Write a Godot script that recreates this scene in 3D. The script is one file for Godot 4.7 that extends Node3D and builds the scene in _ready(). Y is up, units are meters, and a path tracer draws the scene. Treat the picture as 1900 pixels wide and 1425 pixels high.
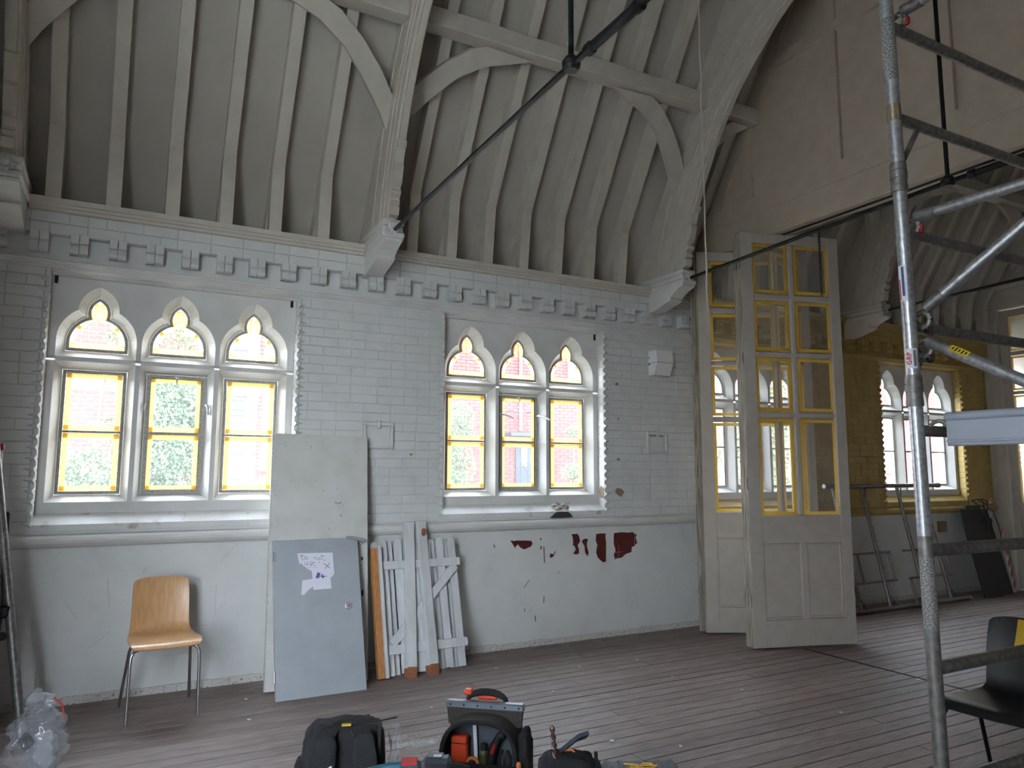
extends Node3D
# A Victorian schoolroom under restoration: windowed brick wall, timber roof, folding partition.
# World: window wall face at z = 0, x runs along it, floor at y = 0.

const RW := 6.25            # room width (z)
const XL := -0.95           # left gable wall
const XP := 5.5             # partition line
const XR := 10.85           # far partition
const WIN := [0.387, 3.364, 6.341, 9.318]
const WHW := 0.852          # half width of a window opening
const SILL := 1.187
const WTOP := 2.965
var M := {}
var rng := RandomNumberGenerator.new()
var taken := {}

class MB:
	var v := PackedVector3Array()
	var n := PackedVector3Array()
	var t := PackedVector2Array()
	var c := PackedColorArray()
	var col := Color(1, 1, 1)
	var use_c := false
	var use_uv := false
	func tri(a: Vector3, b: Vector3, d: Vector3) -> void:
		var nn := (d - a).cross(b - a).normalized()
		for p in [a, b, d]:
			v.append(p); n.append(nn); c.append(col); t.append(Vector2.ZERO)
	func tri_out(a: Vector3, b: Vector3, d: Vector3, o: Vector3) -> void:
		var nn := (d - a).cross(b - a)
		if nn.dot((a + b + d) / 3.0 - o) < 0.0: tri(a, d, b)
		else: tri(a, b, d)
	func quad(a: Vector3, b: Vector3, d: Vector3, e: Vector3) -> void:
		tri(a, b, d); tri(a, d, e)
	func quad_out(a: Vector3, b: Vector3, d: Vector3, e: Vector3, o: Vector3) -> void:
		var nn := (d - a).cross(b - a)
		if nn.dot((a + b + d + e) / 4.0 - o) < 0.0: quad(a, e, d, b)
		else: quad(a, b, d, e)
	func quad_n(a: Vector3, b: Vector3, d: Vector3, e: Vector3, dir: Vector3) -> void:
		var nn := (d - a).cross(b - a)
		if nn.dot(dir) < 0.0: quad(a, e, d, b)
		else: quad(a, b, d, e)
	func quad_uv(a: Vector3, b: Vector3, d: Vector3, e: Vector3) -> void:
		# a = top left, b = top right, d = bottom right, e = bottom left
		use_uv = true
		var nn := (d - a).cross(b - a).normalized()
		var ps := [a, b, d, a, d, e]
		var us := [Vector2(0, 0), Vector2(1, 0), Vector2(1, 1), Vector2(0, 0), Vector2(1, 1), Vector2(0, 1)]
		for i in 6:
			v.append(ps[i]); n.append(nn); c.append(col); t.append(us[i])
	func stri(a: Vector3, b: Vector3, d: Vector3, na: Vector3, nb: Vector3, nd: Vector3) -> void:
		var nn := (d - a).cross(b - a)
		if nn.dot(na + nb + nd) < 0.0:
			var q := b; b = d; d = q
			var qn := nb; nb = nd; nd = qn
		v.append(a); v.append(b); v.append(d)
		n.append(na); n.append(nb); n.append(nd)
		for i in 3: c.append(col); t.append(Vector2.ZERO)
	func box(at: Vector3, s: Vector3, bev := 0.0, bs := Basis.IDENTITY) -> void:
		var h := s * 0.5
		var e: float = min(bev, min(h.x, min(h.y, h.z)) * 0.9)
		var P := func(x: float, y: float, z: float) -> Vector3: return at + bs * Vector3(x, y, z)
		if e <= 0.0:
			for ax in 3:
				for sg in [-1.0, 1.0]:
					var k: Array = []
					for u in [[-1, -1], [1, -1], [1, 1], [-1, 1]]:
						var w := Vector3.ZERO
						w[ax] = sg * h[ax]; w[(ax + 1) % 3] = u[0] * h[(ax + 1) % 3]; w[(ax + 2) % 3] = u[1] * h[(ax + 2) % 3]
						k.append(at + bs * w)
					quad_out(k[0], k[1], k[2], k[3], at)
			return
		var i := h - Vector3(e, e, e)
		for ax in 3:
			var b1 := (ax + 1) % 3
			var b2 := (ax + 2) % 3
			for sg in [-1.0, 1.0]:
				var k: Array = []
				for u in [[-1, -1], [1, -1], [1, 1], [-1, 1]]:
					var w := Vector3.ZERO
					w[ax] = sg * h[ax]; w[b1] = u[0] * i[b1]; w[b2] = u[1] * i[b2]
					k.append(at + bs * w)
				quad_out(k[0], k[1], k[2], k[3], at)
				for sh in [-1.0, 1.0]:   # edge between ax(sg) and b1(sh), running along b2
					var q: Array = []
					for u in [[0, -1], [0, 1], [1, 1], [1, -1]]:
						var w := Vector3.ZERO
						w[ax] = sg * (h[ax] if u[0] == 0 else i[ax]); w[b1] = sh * (i[b1] if u[0] == 0 else h[b1]); w[b2] = u[1] * i[b2]
						q.append(at + bs * w)
					quad_out(q[0], q[1], q[2], q[3], at)
		for sx in [-1.0, 1.0]:
			for sy in [-1.0, 1.0]:
				for sz in [-1.0, 1.0]:
					tri_out(P.call(sx * h.x, sy * i.y, sz * i.z), P.call(sx * i.x, sy * h.y, sz * i.z), P.call(sx * i.x, sy * i.y, sz * h.z), at)
	func bx(x0: float, x1: float, y0: float, y1: float, z0: float, z1: float, bev := 0.0) -> void:
		box(Vector3((x0 + x1) / 2, (y0 + y1) / 2, (z0 + z1) / 2), Vector3(x1 - x0, y1 - y0, z1 - z0).abs(), bev)
	func bar(a: Vector3, b: Vector3, w: float, h: float, bev := 0.0, up := Vector3.UP) -> void:
		# rectangular bar from a to b: w across, h along 'up'
		var d := (b - a).normalized()
		var s := d.cross(up).normalized()
		var u := s.cross(d).normalized()
		box((a + b) / 2, Vector3(a.distance_to(b), h, w), bev, Basis(d, u, s))
	func tube(path: Array, r, seg := 10, caps := true) -> void:
		var m := path.size()
		var rings: Array = []
		var up := Vector3.UP
		var prev := Vector3.ZERO
		for k in m:
			var d: Vector3
			if k == 0: d = path[1] - path[0]
			elif k == m - 1: d = path[m - 1] - path[m - 2]
			else: d = (path[k + 1] - path[k]).normalized() + (path[k] - path[k - 1]).normalized()
			d = d.normalized()
			if k == 0:
				up = Vector3.UP if abs(d.y) < 0.9 else Vector3.RIGHT
			var s := d.cross(up).normalized()
			up = s.cross(d).normalized()
			var rr: float = r[k] if r is Array else r
			var ring: Array = []
			for j in seg:
				var an := TAU * j / seg
				var nn := s * cos(an) + up * sin(an)
				ring.append([path[k] + nn * rr, nn])
			rings.append(ring)
			prev = d
		for k in m - 1:
			for j in seg:
				var A = rings[k][j]; var B = rings[k][(j + 1) % seg]; var C = rings[k + 1][(j + 1) % seg]; var D = rings[k + 1][j]
				stri(A[0], B[0], C[0], A[1], B[1], C[1]); stri(A[0], C[0], D[0], A[1], C[1], D[1])
		if caps:
			for q in [[0, -1.0], [m - 1, 1.0]]:
				var ctr: Vector3 = path[q[0]]
				var dd: Vector3 = (path[1] - path[0]) if q[0] == 0 else (path[m - 1] - path[m - 2])
				for j in seg:
					tri_out(ctr, rings[q[0]][j][0], rings[q[0]][(j + 1) % seg][0], ctr - dd * q[1])
	func lathe(prof: Array, seg: int, xf := Transform3D.IDENTITY) -> void:
		# prof: Vector2(radius, height) up the y axis
		for k in prof.size() - 1:
			var a: Vector2 = prof[k]; var b: Vector2 = prof[k + 1]
			var sl := Vector2(b.y - a.y, a.x - b.x).normalized()
			for j in seg:
				var t0 := TAU * j / seg; var t1 := TAU * (j + 1) / seg
				var d0 := Vector3(cos(t0), 0, sin(t0)); var d1 := Vector3(cos(t1), 0, sin(t1))
				var n0 := xf.basis * (d0 * sl.x + Vector3.UP * sl.y); var n1 := xf.basis * (d1 * sl.x + Vector3.UP * sl.y)
				var A := xf * (d0 * a.x + Vector3.UP * a.y); var B := xf * (d1 * a.x + Vector3.UP * a.y)
				var C := xf * (d1 * b.x + Vector3.UP * b.y); var D := xf * (d0 * b.x + Vector3.UP * b.y)
				if a.x > 1e-5: stri(A, B, C, n0, n1, n1)
				if b.x > 1e-5: stri(A, C, D, n0, n1, n0)
	func prism(poly: PackedVector2Array, d: float, xf := Transform3D.IDENTITY) -> void:
		# polygon in the xy plane of xf, from z = 0 to z = d
		var idx := Geometry2D.triangulate_polygon(poly)
		var ctr2 := Vector2.ZERO
		for q in poly: ctr2 += q / poly.size()
		var nz: Vector3 = xf.basis.z * signf(d)
		for k in range(0, idx.size(), 3):
			var A: Array = []
			for j in 3: A.append(Vector3(poly[idx[k + j]].x, poly[idx[k + j]].y, 0))
			var f: Array = [xf * A[0], xf * A[1], xf * A[2]]
			var g: Array = [xf * (A[0] + Vector3(0, 0, d)), xf * (A[1] + Vector3(0, 0, d)), xf * (A[2] + Vector3(0, 0, d))]
			tri_out(f[0], f[1], f[2], f[0] + nz); tri_out(g[0], g[1], g[2], g[0] - nz)
		var cw := Geometry2D.is_polygon_clockwise(poly)
		for k in poly.size():
			var a := poly[k]; var b := poly[(k + 1) % poly.size()]
			var o2 := Vector2(b.y - a.y, a.x - b.x)
			if cw: o2 = -o2
			var dir := xf.basis * Vector3(o2.x, o2.y, 0)
			quad_n(xf * Vector3(a.x, a.y, 0), xf * Vector3(b.x, b.y, 0), xf * Vector3(b.x, b.y, d), xf * Vector3(a.x, a.y, d), dir)
	func sweep_x(prof: Array, x0: float, x1: float) -> void:
		# closed profile of Vector2(z, y) run along x
		var pl := PackedVector2Array()
		for q in prof: pl.append(Vector2(-q.x, q.y))
		prism(pl, x1 - x0, Transform3D(Basis(Vector3(0, 0, -1), Vector3(0, 1, 0), Vector3(1, 0, 0)), Vector3(x0, 0, 0)))
	func sheet(grid: Array, thick := 0.0) -> void:
		# rows of points -> smooth surface (two sided by thickness)
		var R := grid.size(); var C: int = grid[0].size()
		var nn: Array = []
		for i in R:
			var row: Array = []
			for j in C:
				var du: Vector3 = grid[i][min(j + 1, C - 1)] - grid[i][max(j - 1, 0)]
				var dv: Vector3 = grid[min(i + 1, R - 1)][j] - grid[max(i - 1, 0)][j]
				row.append(du.cross(dv).normalized())
			nn.append(row)
		for s in ([1.0] if thick == 0.0 else [1.0, -1.0]):
			for i in R - 1:
				for j in C - 1:
					var q: Array = []
					for k in [[i, j], [i, j + 1], [i + 1, j + 1], [i + 1, j]]:
						q.append([grid[k[0]][k[1]] + nn[k[0]][k[1]] * thick * 0.5 * s, nn[k[0]][k[1]] * s])
					stri(q[0][0], q[1][0], q[2][0], q[0][1], q[1][1], q[2][1]); stri(q[0][0], q[2][0], q[3][0], q[0][1], q[2][1], q[3][1])
		if thick > 0.0:
			var rim: Array = []
			for j in C: rim.append([0, j])
			for i in range(1, R): rim.append([i, C - 1])
			for j in range(C - 2, -1, -1): rim.append([R - 1, j])
			for i in range(R - 2, 0, -1): rim.append([i, 0])
			for k in rim.size():
				var a = rim[k]; var b = rim[(k + 1) % rim.size()]
				var pa: Vector3 = grid[a[0]][a[1]]; var pb: Vector3 = grid[b[0]][b[1]]
				var na: Vector3 = nn[a[0]][a[1]] * thick * 0.5; var nb: Vector3 = nn[b[0]][b[1]] * thick * 0.5
				quad_out(pa + na, pb + nb, pb - nb, pa - na, grid[R / 2][C / 2])
	func mesh() -> ArrayMesh:
		var a := []
		a.resize(Mesh.ARRAY_MAX)
		a[Mesh.ARRAY_VERTEX] = v; a[Mesh.ARRAY_NORMAL] = n
		if use_c: a[Mesh.ARRAY_COLOR] = c
		if use_uv: a[Mesh.ARRAY_TEX_UV] = t
		var m := ArrayMesh.new()
		m.add_surface_from_arrays(Mesh.PRIMITIVE_TRIANGLES, a)
		return m

func numbered(s: String) -> String:
	if not taken.has(s):
		taken[s] = 0
		return s
	taken[s] += 1
	return "%s_%03d" % [s, taken[s]]

func put(called: String, mesh: Mesh, m: Material, parent: Node = self, at := Vector3.ZERO) -> MeshInstance3D:
	var o := MeshInstance3D.new()
	o.mesh = mesh
	o.material_override = m
	o.name = numbered(called) if parent == self else called
	o.position = at
	parent.add_child(o, true)
	return o

func obj(called: String, mb: MB, m: Material, parent: Node = self) -> MeshInstance3D:
	return put(called, mb.mesh(), m, parent)

func node(called: String, at := Vector3.ZERO, turn := 0.0, parent: Node = self) -> Node3D:
	var o := Node3D.new()
	o.name = numbered(called) if parent == self else called
	parent.add_child(o, true)
	o.position = at
	o.rotation.y = turn
	return o

func tag(o: Node, label: String, category: String, group := "") -> Node:
	o.set_meta("label", label)
	o.set_meta("category", category)
	if group != "": o.set_meta("group", group)
	return o

func structure(o: Node, label := "", category := "") -> Node:
	o.set_meta("kind", "structure")
	if label != "": o.set_meta("label", label)
	if category != "": o.set_meta("category", category)
	return o

func stuff(o: Node) -> Node:
	o.set_meta("kind", "stuff")
	return o

# ---------- materials ----------
func noise_bytes(sd: int, freq: float, size: int, oct := 4, kind := FastNoiseLite.TYPE_SIMPLEX_SMOOTH) -> PackedByteArray:
	var f := FastNoiseLite.new()
	f.seed = sd; f.noise_type = kind; f.frequency = freq; f.fractal_octaves = oct
	var im := f.get_seamless_image(size, size)
	im.convert(Image.FORMAT_L8)
	return im.get_data()

func ramp_tex(b: PackedByteArray, size: int, stops: Array) -> ImageTexture:
	# stops: [[pos, Color], ...]
	var lut := PackedByteArray()
	for i in 256:
		var x := i / 255.0
		var cc: Color = stops[-1][1]
		for k in stops.size():
			if x <= stops[k][0]:
				if k == 0: cc = stops[0][1]
				else: cc = stops[k - 1][1].lerp(stops[k][1], (x - stops[k - 1][0]) / max(1e-4, stops[k][0] - stops[k - 1][0]))
				break
		lut.append(int(cc.r * 255)); lut.append(int(cc.g * 255)); lut.append(int(cc.b * 255))
	var d := PackedByteArray()
	d.resize(size * size * 3)
	for i in size * size:
		var q := b[i] * 3
		d[i * 3] = lut[q]; d[i * 3 + 1] = lut[q + 1]; d[i * 3 + 2] = lut[q + 2]
	return ImageTexture.create_from_image(Image.create_from_data(size, size, false, Image.FORMAT_RGB8, d))

func gray_tex(b: PackedByteArray, size: int) -> ImageTexture:
	return ImageTexture.create_from_image(Image.create_from_data(size, size, false, Image.FORMAT_L8, b))

func rgb(r: int, g: int, b: int) -> Color:
	return Color(r / 255.0, g / 255.0, b / 255.0)

func flat(c: Color, rough := 0.6, metal := 0.0) -> StandardMaterial3D:
	var m := StandardMaterial3D.new()
	m.albedo_color = c; m.roughness = rough; m.metallic = metal
	return m

func tex_mat(tx: Texture2D, rough: float, sc: Vector3, world := true, h: Texture2D = null, hs := 0.1) -> StandardMaterial3D:
	var m := StandardMaterial3D.new()
	m.albedo_texture = tx; m.roughness = rough
	m.uv1_triplanar = true; m.uv1_world_triplanar = world; m.uv1_scale = sc
	m.uv1_triplanar_sharpness = 4.0
	if h != null:
		m.heightmap_enabled = true; m.heightmap_texture = h; m.heightmap_scale = hs
	return m

func make_materials() -> void:
	var soft := noise_bytes(11, 0.012, 256, 5)
	var fine := noise_bytes(12, 0.05, 256, 4)
	var grit := noise_bytes(13, 0.12, 256, 3)
	var soft_h := gray_tex(soft, 256)
	var fine_h := gray_tex(fine, 256)
	var white_t := ramp_tex(soft, 256, [[0.0, rgb(202, 202, 199)], [0.35, rgb(209, 209, 206)], [0.7, rgb(212, 212, 209)], [1.0, rgb(216, 215, 212)]])
	M.wall = tex_mat(white_t, 0.55, Vector3.ONE * 0.8, true, fine_h, 0.12)
	M.brick = tex_mat(white_t, 0.5, Vector3.ONE * 1.3, true, fine_h, 0.2)
	M.trim = tex_mat(ramp_tex(soft, 256, [[0.0, rgb(205, 203, 198)], [1.0, rgb(220, 219, 215)]]), 0.45, Vector3.ONE * 1.1)
	var timber_t := ramp_tex(soft, 256, [[0.0, rgb(196, 188, 175)], [0.5, rgb(202, 194, 181)], [1.0, rgb(208, 200, 188)]])
	M.timber = tex_mat(timber_t, 0.55, Vector3(1.5, 1.5, 1.5))
	M.ceil = tex_mat(ramp_tex(soft, 256, [[0.0, rgb(178, 171, 159)], [0.5, rgb(184, 177, 165)], [1.0, rgb(190, 183, 172)]]), 0.75, Vector3.ONE * 0.7)
	var yel := ramp_tex(soft, 256, [[0.0, rgb(176, 150, 84)], [0.5, rgb(186, 160, 94)], [1.0, rgb(196, 172, 108)]])
	M.yellow = tex_mat(yel, 0.5, Vector3.ONE * 0.9, true, fine_h, 0.15)
	M.dirty = tex_mat(ramp_tex(grit, 256, [[0.0, rgb(50, 42, 36)], [0.17, rgb(90, 80, 70)], [0.23, rgb(188, 184, 176)], [1.0, rgb(206, 204, 198)]]), 0.7, Vector3.ONE * 1.2)
	M.door = tex_mat(ramp_tex(soft, 256, [[0.0, rgb(184, 175, 163)], [0.4, rgb(190, 181, 170)], [1.0, rgb(196, 188, 178)]]), 0.4, Vector3.ONE * 1.7)
	M.door_edge = tex_mat(ramp_tex(fine, 256, [[0.0, rgb(70, 60, 48)], [0.35, rgb(120, 108, 92)], [0.5, rgb(172, 162, 146)], [1.0, rgb(196, 190, 178)]]), 0.6, Vector3(9, 0.18, 9))
	# floor boards: long grain in x
	var g1 := noise_bytes(21, 0.035, 256, 5)
	var g2 := noise_bytes(22, 0.02, 256, 4)
	for k in 4:
		var mix := PackedByteArray()
		mix.resize(256 * 256)
		for i in 256 * 256:
			var y := i / 256
			var x := i % 256
			var a := g1[((y * 3 + k * 40) % 256) * 256 + (x + k * 64) % 256]
			var b := g2[((y + 90 * k) % 256) * 256 + x]
			mix[i] = (a * 5 + b * 3) / 8
		var dk: float = [1.0, 0.95, 1.05, 0.98][k]
		var tx := ramp_tex(mix, 256, [[0.0, rgb(94, 79, 73) * dk], [0.4, rgb(125, 109, 103) * dk], [0.6, rgb(135, 119, 113) * dk], [0.8, rgb(146, 130, 124) * dk], [1.0, rgb(164, 150, 143) * dk]])
		var m := tex_mat(tx, 0.54, Vector3(0.55, 3.0, 2.6), true, gray_tex(mix, 256), 0.08)
		M["plank%d" % k] = m
	M.warmtimber = tex_mat(ramp_tex(soft, 256, [[0.0, rgb(186, 170, 150)], [0.5, rgb(191, 176, 157)], [1.0, rgb(197, 183, 165)]]), 0.55, Vector3(1.5, 1.5, 1.5))
	M.gap = flat(rgb(28, 22, 19), 0.9)
	# metals
	M.iron = flat(rgb(26, 29, 31), 0.38, 0.3)
	var alu_t := ramp_tex(fine, 256, [[0.0, rgb(140, 140, 142)], [0.4, rgb(176, 177, 180)], [1.0, rgb(200, 201, 204)]])
	M.alu = tex_mat(alu_t, 0.3, Vector3.ONE * 3.0)
	M.alu.metallic = 0.75
	M.alu_dull = tex_mat(ramp_tex(fine, 256, [[0.0, rgb(104, 101, 98)], [1.0, rgb(156, 153, 150)]]), 0.42, Vector3.ONE * 2.0)
	M.alu_dull.metallic = 0.6
	M.splash = tex_mat(ramp_tex(grit, 256, [[0.0, rgb(70, 68, 66)], [0.52, rgb(120, 118, 116)], [0.62, rgb(176, 174, 170)], [1.0, rgb(206, 204, 200)]]), 0.55, Vector3(7.0, 3.5, 7.0))
	M.chrome = flat(rgb(206, 206, 208), 0.22, 1.0)
	M.steel = flat(rgb(190, 190, 190), 0.35, 0.45)
	# glass
	var gl := StandardMaterial3D.new()
	gl.transparency = BaseMaterial3D.TRANSPARENCY_ALPHA
	gl.albedo_color = Color(0.93, 0.96, 0.95, 0.04); gl.roughness = 0.03
	M.glass = gl
	var wg := gl.duplicate() as StandardMaterial3D   # dusty window panes
	wg.albedo_color = Color(0.95, 0.96, 0.96, 0.13); wg.roughness = 0.06
	M.winglass = wg
	# masking tape: thin, lets light through
	var tp := flat(rgb(236, 192, 46), 0.6)
	tp.backlight_enabled = true; tp.backlight = Color(1.0, 0.96, 0.78)
	M.tape = tp
	M.winframe = tex_mat(ramp_tex(fine, 256, [[0.0, rgb(150, 146, 132)], [1.0, rgb(196, 194, 186)]]), 0.5, Vector3.ONE * 3.0)
	M.sill = tex_mat(ramp_tex(fine, 256, [[0.0, rgb(168, 158, 142)], [0.18, rgb(196, 192, 184)], [0.28, rgb(216, 215, 212)], [1.0, rgb(222, 221, 218)]]), 0.5, Vector3.ONE * 0.5)
	M.rust = flat(rgb(92, 28, 22), 0.6)
	M.raw = flat(rgb(150, 128, 100), 0.8)
	M.dark = flat(rgb(22, 22, 23), 0.7)

func make_materials2() -> void:
	var soft := noise_bytes(51, 0.012, 256, 5)
	var fine := noise_bytes(52, 0.06, 256, 4)
	M.board = tex_mat(ramp_tex(soft, 256, [[0.0, rgb(196, 194, 187)], [0.5, rgb(203, 202, 196)], [1.0, rgb(208, 207, 203)]]), 0.5, Vector3.ONE * 1.5)
	M.greydoor = tex_mat(ramp_tex(soft, 256, [[0.0, rgb(158, 163, 168)], [1.0, rgb(168, 173, 178)]]), 0.42, Vector3.ONE * 1.2)
	M.scuff = flat(rgb(112, 108, 102), 0.8)
	M.paper = flat(rgb(222, 222, 232), 0.8)
	M.boxwhite = flat(rgb(232, 232, 230), 0.5)
	M.ink = flat(rgb(58, 54, 84), 0.7)
	M.purple = flat(rgb(104, 84, 150), 0.7)
	M.whitewood = tex_mat(ramp_tex(soft, 256, [[0.0, rgb(196, 197, 197)], [1.0, rgb(220, 221, 221)]]), 0.45, Vector3(3, 0.8, 3))
	M.pine = tex_mat(ramp_tex(fine, 256, [[0.0, rgb(140, 88, 46)], [0.5, rgb(186, 128, 78)], [1.0, rgb(206, 152, 102)]]), 0.6, Vector3(8, 0.7, 8))
	M.rawwood = tex_mat(ramp_tex(fine, 256, [[0.0, rgb(104, 58, 34)], [0.5, rgb(152, 96, 66)], [1.0, rgb(186, 134, 100)]]), 0.8, Vector3(7, 7, 7))
	M.oxide = tex_mat(ramp_tex(soft, 256, [[0.0, rgb(74, 26, 22)], [1.0, rgb(102, 38, 31)]]), 0.55, Vector3.ONE * 3.0)
	M.rough_brick = tex_mat(ramp_tex(fine, 256, [[0.0, rgb(84, 66, 52)], [0.5, rgb(146, 124, 100)], [1.0, rgb(190, 176, 156)]]), 0.9, Vector3.ONE * 5.0)
	M.cord = flat(rgb(216, 206, 192), 0.9)
	M.redplastic = flat(rgb(150, 26, 34), 0.4)
	M.redlabel = flat(rgb(196, 40, 40), 0.6)
	M.yellowlabel = flat(rgb(206, 176, 40), 0.5)
	M.blueprint = flat(rgb(56, 76, 116), 0.6)
	M.tapebrown = flat(rgb(134, 112, 66), 0.6)
	M.deckwood = flat(rgb(92, 78, 62), 0.7)
	M.deckedge = flat(rgb(168, 174, 186), 0.4, 0.2)
	M.charcoal = flat(rgb(58, 56, 56), 0.75)
	M.pinkcable = flat(rgb(170, 132, 128), 0.6)
	M.beech = tex_mat(ramp_tex(fine, 256, [[0.0, rgb(186, 140, 92)], [0.5, rgb(198, 153, 106)], [1.0, rgb(208, 166, 120)]]), 0.34, Vector3(2.4, 0.35, 2.4))
	M.beech.clearcoat_enabled = true; M.beech.clearcoat = 0.4; M.beech.clearcoat_roughness = 0.25
	M.blackshell = flat(rgb(24, 24, 26), 0.3)
	M.blackmetal = flat(rgb(20, 20, 22), 0.35, 0.3)
	var fb := tex_mat(ramp_tex(fine, 256, [[0.0, rgb(20, 20, 22)], [1.0, rgb(36, 36, 40)]]), 0.9, Vector3.ONE * 6.0, false)
	M.fabric = fb
	M.fabric2 = tex_mat(ramp_tex(fine, 256, [[0.0, rgb(44, 40, 36)], [1.0, rgb(74, 68, 60)]]), 0.9, Vector3.ONE * 6.0, false)
	M.greyfabric = flat(rgb(82, 86, 92), 0.9)
	M.orange = flat(rgb(214, 70, 34), 0.45)
	M.orangetrim = flat(rgb(196, 110, 56), 0.7)
	M.teal = flat(rgb(38, 84, 100), 0.45)
	M.toolgrey = flat(rgb(70, 74, 80), 0.5)
	M.barmetal = flat(rgb(124, 130, 140), 0.4, 0.6)
	M.yellowtool = flat(rgb(228, 176, 60), 0.6)
	M.whiteplastic = flat(rgb(216, 218, 220), 0.4)
	M.bit = flat(rgb(150, 128, 116), 0.25, 0.9)
	var fm := StandardMaterial3D.new()
	fm.transparency = BaseMaterial3D.TRANSPARENCY_ALPHA
	fm.albedo_color = Color(0.80, 0.83, 0.86, 0.17); fm.roughness = 0.1
	M.film = fm
	M.greybag = flat(rgb(158, 160, 164), 0.35)
	# outside
	M.extbrick = tex_mat(ramp_tex(fine, 256, [[0.0, rgb(118, 46, 40)], [0.5, rgb(140, 60, 52)], [1.0, rgb(156, 80, 70)]]), 0.85, Vector3.ONE * 1.4)
	M.mortar = flat(rgb(176, 170, 164), 0.9)
	M.extwhite = flat(rgb(204, 204, 202), 0.8)
	M.extgrey = flat(rgb(104, 114, 130), 0.7)
	M.extglass = flat(rgb(104, 122, 140), 0.15)
	M.extroof = flat(rgb(104, 96, 100), 0.85)
	M.extground = flat(rgb(150, 148, 142), 0.9)
	M.extdark = flat(rgb(48, 50, 56), 0.6)
	var lf := StandardMaterial3D.new()
	lf.vertex_color_use_as_albedo = true
	lf.roughness = 0.6
	lf.backlight_enabled = true; lf.backlight = Color(0.2, 0.3, 0.1)
	M.leaf = lf
	M.bark = flat(rgb(96, 80, 64), 0.9)
	M.olive = flat(rgb(78, 76, 40), 0.5)
	M.greyflap = flat(rgb(52, 58, 68), 0.85)
	M.mortar2 = flat(rgb(148, 112, 104), 0.9)
	M.extbrick2 = tex_mat(ramp_tex(fine, 256, [[0.0, rgb(118, 50, 46)], [1.0, rgb(146, 72, 66)]]), 0.85, Vector3.ONE * 1.0)
	M.rough_white = tex_mat(ramp_tex(fine, 256, [[0.0, rgb(150, 144, 136)], [1.0, rgb(210, 206, 200)]]), 0.9, Vector3.ONE * 5.0)
	M.scratch = flat(rgb(182, 181, 178), 0.8)

# ---------- roof section helpers ----------
func roof_z(y: float) -> float:      # inner face of the boarding
	return -0.22 + 0.61 * (y - 3.55)

func planks() -> void:
	var fl := node("floor")
	structure(fl, "worn brown-grey bare timber floorboards running along the window wall", "floor")
	var base := MB.new()
	base.bx(XL - 0.2, 12.2, -0.12, -0.03, -0.3, RW + 0.3)
	obj("subfloor", base, M.gap, fl)
	var w := 0.112
	var n := int(ceil(RW / w))
	var m3: Array = []
	for k in 3:
		var b := MB.new()
		b.box(Vector3.ZERO, Vector3(1, 0.028, w - 0.006), 0.0018)
		m3.append(b.mesh())
	var count := 0
	var far := MB.new()
	rng.seed = 5
	for i in n:
		var z := w * (i + 0.5)
		var x := XL
		while x < 10.85:
			var L := rng.randf_range(3.4, 6.5)
			if i % 2 == 1 and x == XL: L *= 0.6
			var x1: float = min(x + L, 10.85)
			if 10.85 - x1 < 0.5: x1 = 10.85
			var lift := rng.randf_range(-0.0012, 0.0012)
			if z < 5.3 and x < 10.0 and x1 > -0.8 and count < 290:
				var o := put("floorboard", m3[i % 3], M["plank%d" % rng.randi_range(0, 3)], fl, Vector3((x + x1) / 2, -0.014 + lift, z))
				o.scale.x = x1 - x - 0.002
				count += 1
			else:
				far.bx(x, x1 - 0.002, -0.028, lift, z - w / 2 + 0.002, z + w / 2 - 0.002)
			x = x1
	stuff(obj("floorboard_rest", far, M.plank0, fl))

func brick_field(parent: Node, x0: float, x1: float, y0: float, y1: float, mat: Material, single: bool, zf := 0.0, called := "brick") -> int:
	# stretcher courses, bricks a little proud of the joints
	var ch := 0.0755
	var bl := 0.232
	var rows := int(round((y1 - y0) / ch))
	ch = (y1 - y0) / rows
	var cnt := 0
	var merged := MB.new()
	for r in rows:
		var y := y0 + ch * (r + 0.5)
		var x := x0 - (0.0 if r % 2 == 0 else bl * 0.5) - fmod(abs(x0) * 0.37, 0.07)
		while x < x1 - 0.02:
			var a: float = max(x, x0)
			var L := bl
			if rng.randf() < 0.16: L = bl * 0.5
			var b: float = min(x + L, x1)
			if b - a > 0.03:
				var pr := rng.randf_range(-0.0022, 0.0022)
				if rng.randf() < 0.12: pr += rng.randf_range(-0.002, 0.0035)
				var cx := (a + b) / 2
				if single:
					var o := put(called, brick_mesh, mat, parent, Vector3(cx, y, zf + pr - 0.01))
					o.scale = Vector3((b - a - rng.randf_range(0.0022, 0.0048)) / 0.22, (ch - rng.randf_range(0.0022, 0.0045)) / 0.07, 1.0)
					o.rotation = Vector3(rng.randf_range(-0.012, 0.012), rng.randf_range(-0.008, 0.008), rng.randf_range(-0.006, 0.006))
				else:
					merged.box(Vector3(cx, y, zf + pr - 0.01), Vector3(b - a - 0.0035, ch - 0.0035, 0.02), 0.003, Basis.from_euler(Vector3(rng.randf_range(-0.01, 0.01), rng.randf_range(-0.006, 0.006), 0)))
				cnt += 1
			x += L
	if not single:
		stuff(obj(called + "_courses", merged, mat, parent))
	return cnt

var brick_mesh: ArrayMesh

var wall_node: Node3D

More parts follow.
